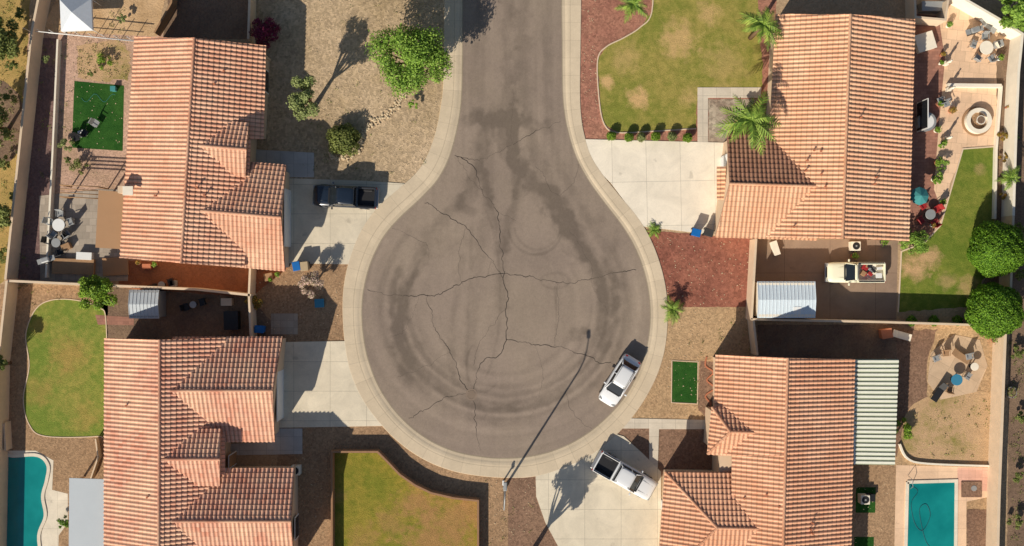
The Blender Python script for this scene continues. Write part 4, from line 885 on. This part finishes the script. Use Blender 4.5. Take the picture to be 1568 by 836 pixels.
def lounger(px,py,rz,mat):
    e=empty('sun_lounger',P(px,py),rz); box('bed',(0,-.25,.35),(.62,1.25,.07),mat,e,bev=.02); box('back',(0,.62,.5),(.62,.7,.07),mat,e,rx=.55,bev=.02)
    for i,(x,y) in enumerate([(-.25,-.8),(.25,-.8),(.25,.35),(-.25,.35)]): cyl('leg_%d'%i,(x,y,.16),.025,.32,M_grey,e,seg=6)
def grill(px,py,rz=0):
    e=empty('barbecue_grill',P(px,py),rz); box('cabinet',(0,0,.42),(.7,.5,.8),M_black,e,bev=.02); box('lid',(0,0,.98),(.75,.5,.3),M_grey,e,bev=.1)
    for s_ in (-1,1): box('shelf_%d'%s_,(s_*.58,0,.85),(.4,.45,.04),M_grey,e)
def ac(px,py):
    e=empty('air_conditioner',P(px,py)); box('cabinet',(0,0,.4),(.8,.8,.8),M_wallw,e,bev=.04); cyl('fan_grille',(0,0,.81),.32,.03,M_black,e,seg=20); cyl('hub',(0,0,.83),.08,.03,M_grey,e)
def crate(px,py,s,mat,rz=0,name='storage_box'):
    e=empty(name,P(px,py),rz); box('body',(0,0,s[2]/2),s,mat,e,bev=.03); box('lid',(0,0,s[2]+.03),(s[0]+.06,s[1]+.06,.07),mat,e,bev=.02)
bin_(1063,357,M_blue,1.3); bin_(1082,357,m_plain('dark_bin_plastic',(.05,.05,.05,1),.5),1.3)
bin_(458,408,M_blue,.2); bin_(470,408,m_plain('tan_bin_plastic',C(170,150,120),.6),.1); crate(490,464,(.75,.7,.3),M_blue2,0.05,'utility_box'); bin_(402,503,M_blue,1.5); crate(413,424,(.7,.6,.5),M_wood,.2)
pot(427,420,.2); pot(416,428,.18,lf=G3); ac(400,168)
e=empty('stone_fire_pit',P(1495,186))
def ringmesh(name,r0,r1,z0,z1,mat,e,seg=36):
    V=[];F=[]
    for i in range(seg):
        a=2*math.pi*i/seg
        for r,z in ((r1,z0),(r1,z1),(r0,z1),(r0,z0)): V.append((r*math.cos(a),r*math.sin(a),z))
    for i in range(seg):
        for j in range(3): F.append((4*i+j,4*((i+1)%seg)+j,4*((i+1)%seg)+j+1,4*i+j+1))
    mesh_obj(name,V,F,mat,e)
ringmesh('basin_wall',.75,1.12,0,.5,M_wallw,e); ringmesh('stone_apron',1.12,1.3,0,.10,M_wood,e); cyl('gravel_fill',(0,0,.2),.76,.02,M_gravC,e,seg=30); cyl('column',(0,0,.45),.16,.6,M_wallw,e,seg=14); cyl('bowl',(0,0,.75),.16,.15,M_wallw,e,r2=.4,seg=24); cyl('bowl_inside',(0,0,.83),.33,.01,M_dark,e,seg=24)
dining(1504,76,.6,M_wallw,M_grey,5); dining(1419,329,.45,M_grey,M_red,4,.6); umbrella(1409,300,.8,M_teal)
e=empty('round_spa_tub',P(1414,188)); ringmesh('rim',.62,.82,0,.7,M_grey,e); cyl('cover',(0,0,.66),.66,.06,M_white,e,seg=30)
for x,y in [(1438,98),(1440,85),(1436,160),(1442,220),(1432,250),(1432,200),(1425,345),(1440,310),(1428,275),(1450,40),(1528,90),(1455,170),(1540,165)]: pot(x,y,random.uniform(.15,.28),random.choice([M_terra,M_white,M_wallw]),random.choice([G1,G3,G7,G8]))
def statue(px,py):
    e=empty('garden_statue',P(px,py)); box('plinth',(0,0,.25),(.35,.35,.5),M_wallw,e,bev=.02); tube('figure',[(0,0,.5),(0,0,.8),(.02,0,1.1),(0,0,1.25),(0,0,1.4)],[.14,.1,.14,.05,.08],M_wallw,e,10,False)
statue(1446,98); statue(1446,213); statue(1450,138)
for x,y in [(1437,155),(1446,160)]: chair(x,y,random.random()*6,M_grey)
grill(1485,50,.3); lounger(1510,40,.9,M_grey); chair(1525,70,2,M_wallw); crate(1413,66,(1.6,1.5,.5),M_wallw,.3,'outdoor_sofa'); crate(1424,14,(2.2,.8,.9),M_grey,0)
ac(1306,377); pot(1306,392,.3); pot(1351,370,.35,M_black,G3); crate(1185,380,(.5,1.2,.5),M_wallw,.3)
table(1459,580,.5,M_blue2); chair(1478,575,1,M_grey); chair(1450,595,3,M_wood); table(1486,560,.35,M_wallw); chair(1430,548,.4,M_grey); chair(1445,540,.1,M_wood); lounger(1435,600,-.6,M_black); lounger(1468,545,1.0,M_wood); chair(1480,545,.2,M_grey)
crate(1353,510,(.9,.8,.7),M_terra,.2); lounger(1378,513,1.3,M_wallw); pot(1520,518,.4,lf=G7); ac(1320,762); crate(1330,760,(.7,.6,.5),M_black)
pot(1545,600,.5,M_grey,G2)
def hose(name,px,py,pts,mat,r=.012,z=.05):
    e=empty(name,P(px,py)); c=catmull(pts,6); tube('hose',[(*P(*p)[:2],z) for p in c],[r]*len(c),mat,e,5)
hose('pool_hose',1410,790,[(1392,742),(1405,752),(1395,770),(1400,800),(1412,812),(1424,790),(1418,772),(1408,778),(1410,800),(1418,830),(1432,845)],m_plain('hose_vinyl',C(40,80,90),.6),.02)
hose('garden_hose',150,150,[(125+i*4,150+6*math.sin(i*.9)) for i in range(14)],M_teal)
e=empty('pool_handrail',P(1391,732)); tube('rail',[(*P(1390,728)[:2],.05),(*P(1390,730)[:2],.8),(*P(1392,742)[:2],.8),(*P(1393,748)[:2],.1)],[.025]*4,M_chrome,e,6)
dining(96,345,.55,M_white,M_grey,5); dining(92,372,.4,M_grey,M_black,3,.8); chair(120,212,.4,M_black); chair(133,205,2.6,M_black); crate(128,205,(.6,.5,.3),M_white,.3,'cooler'); chair(150,190,1,M_grey); crate(176,137,(.4,.4,.4),M_teal); grill(78,398,.3)
crate(133,392,(1.3,.6,.5),M_white,-.05,'storage_bench'); crate(105,378,(.7,.5,.5),M_wood,.4); crate(115,408,(3.6,1.3,.35),M_wood,-.03,'raised_planter'); crate(178,408,(2.2,1.5,.15),M_cover,.05,'low_deck')
dining(252,436,.3,M_grey,M_black,2); crate(228,408,(.7,.4,.5),M_terra); pot(215,402,.2,lf=G8); pot(240,405,.2); crate(350,462,(.9,.6,.6),M_wall); crate(268,434,(.5,.5,.4),M_grey)
e=empty('pergola',P(120,290))
for i in range(4):
    a=P(92,283+i*6,2.0); b=P(150,286+i*6,2.0); tube('beam_%d'%i,[a,b],[.05,.05],M_wood,e,6)
for i,(x,y) in enumerate([(92,283),(150,286),(150,304),(92,301)]): q=P(x,y,2.0); cyl('post_%d'%i,(q.x,q.y,1.0),.06,2.0,M_wood,e,seg=8,world=True)
dining(300,466,.3,M_grey,M_black,2)
crate(358,490,(1.2,1.6,.8),M_black,.02); patch('paver_pad',[(415,480),(456,480),(456,512),(415,512)],3,m_conc('pad_pavers',C(160,146,130),.6,.6,0,.15,.6),jit=0); crate(5,660,(.7,1.6,.5),M_wallw,.0,'pool_equipment'); ac(455,718)
e=empty('mailbox_post',P(771,736)); box('post',(0,0,.5),(.1,.1,1.0),M_wood,e); box('box',(0,.05,1.05),(.18,.45,.2),M_white,e,bev=.05)
# ---------------------------------------------------------------- light, sky, camera
az=math.radians(32.5); el=math.radians(32)
sd=bpy.data.lights.new('sun','SUN'); sd.energy=5.0; sd.angle=math.radians(0.5); sd.color=(1.0,0.91,0.77)
so=bpy.data.objects.new('sun',sd); scene.collection.objects.link(so)
t=Vector((math.sin(az)*math.cos(el),math.cos(az)*math.cos(el),-math.sin(el))); so.rotation_euler=t.to_track_quat('-Z','Y').to_euler(); so.location=(-40,-60,60)
w=bpy.data.worlds.new('World'); scene.world=w; w.use_nodes=True; nt=w.node_tree; nt.nodes.clear()
sk=nt.nodes.new('ShaderNodeTexSky'); sk.sky_type='NISHITA'; sk.sun_disc=False; sk.sun_elevation=el; sk.sun_rotation=math.radians(212.5); sk.air_density=1.0; sk.dust_density=1.0
bg=nt.nodes.new('ShaderNodeBackground'); bg.inputs[1].default_value=0.07; ou=nt.nodes.new('ShaderNodeOutputWorld'); nt.links.new(sk.outputs[0],bg.inputs[0]); nt.links.new(bg.outputs[0],ou.inputs[0])
cd=bpy.data.cameras.new('camera'); co=bpy.data.objects.new('camera',cd); scene.collection.objects.link(co); co.location=(0,0,H); cd.sensor_width=36; cd.lens=36*H/(1568*S); cd.clip_end=3000; scene.camera=co
scene.view_settings.view_transform='Standard'; scene.view_settings.look='None'; scene.view_settings.exposure=0
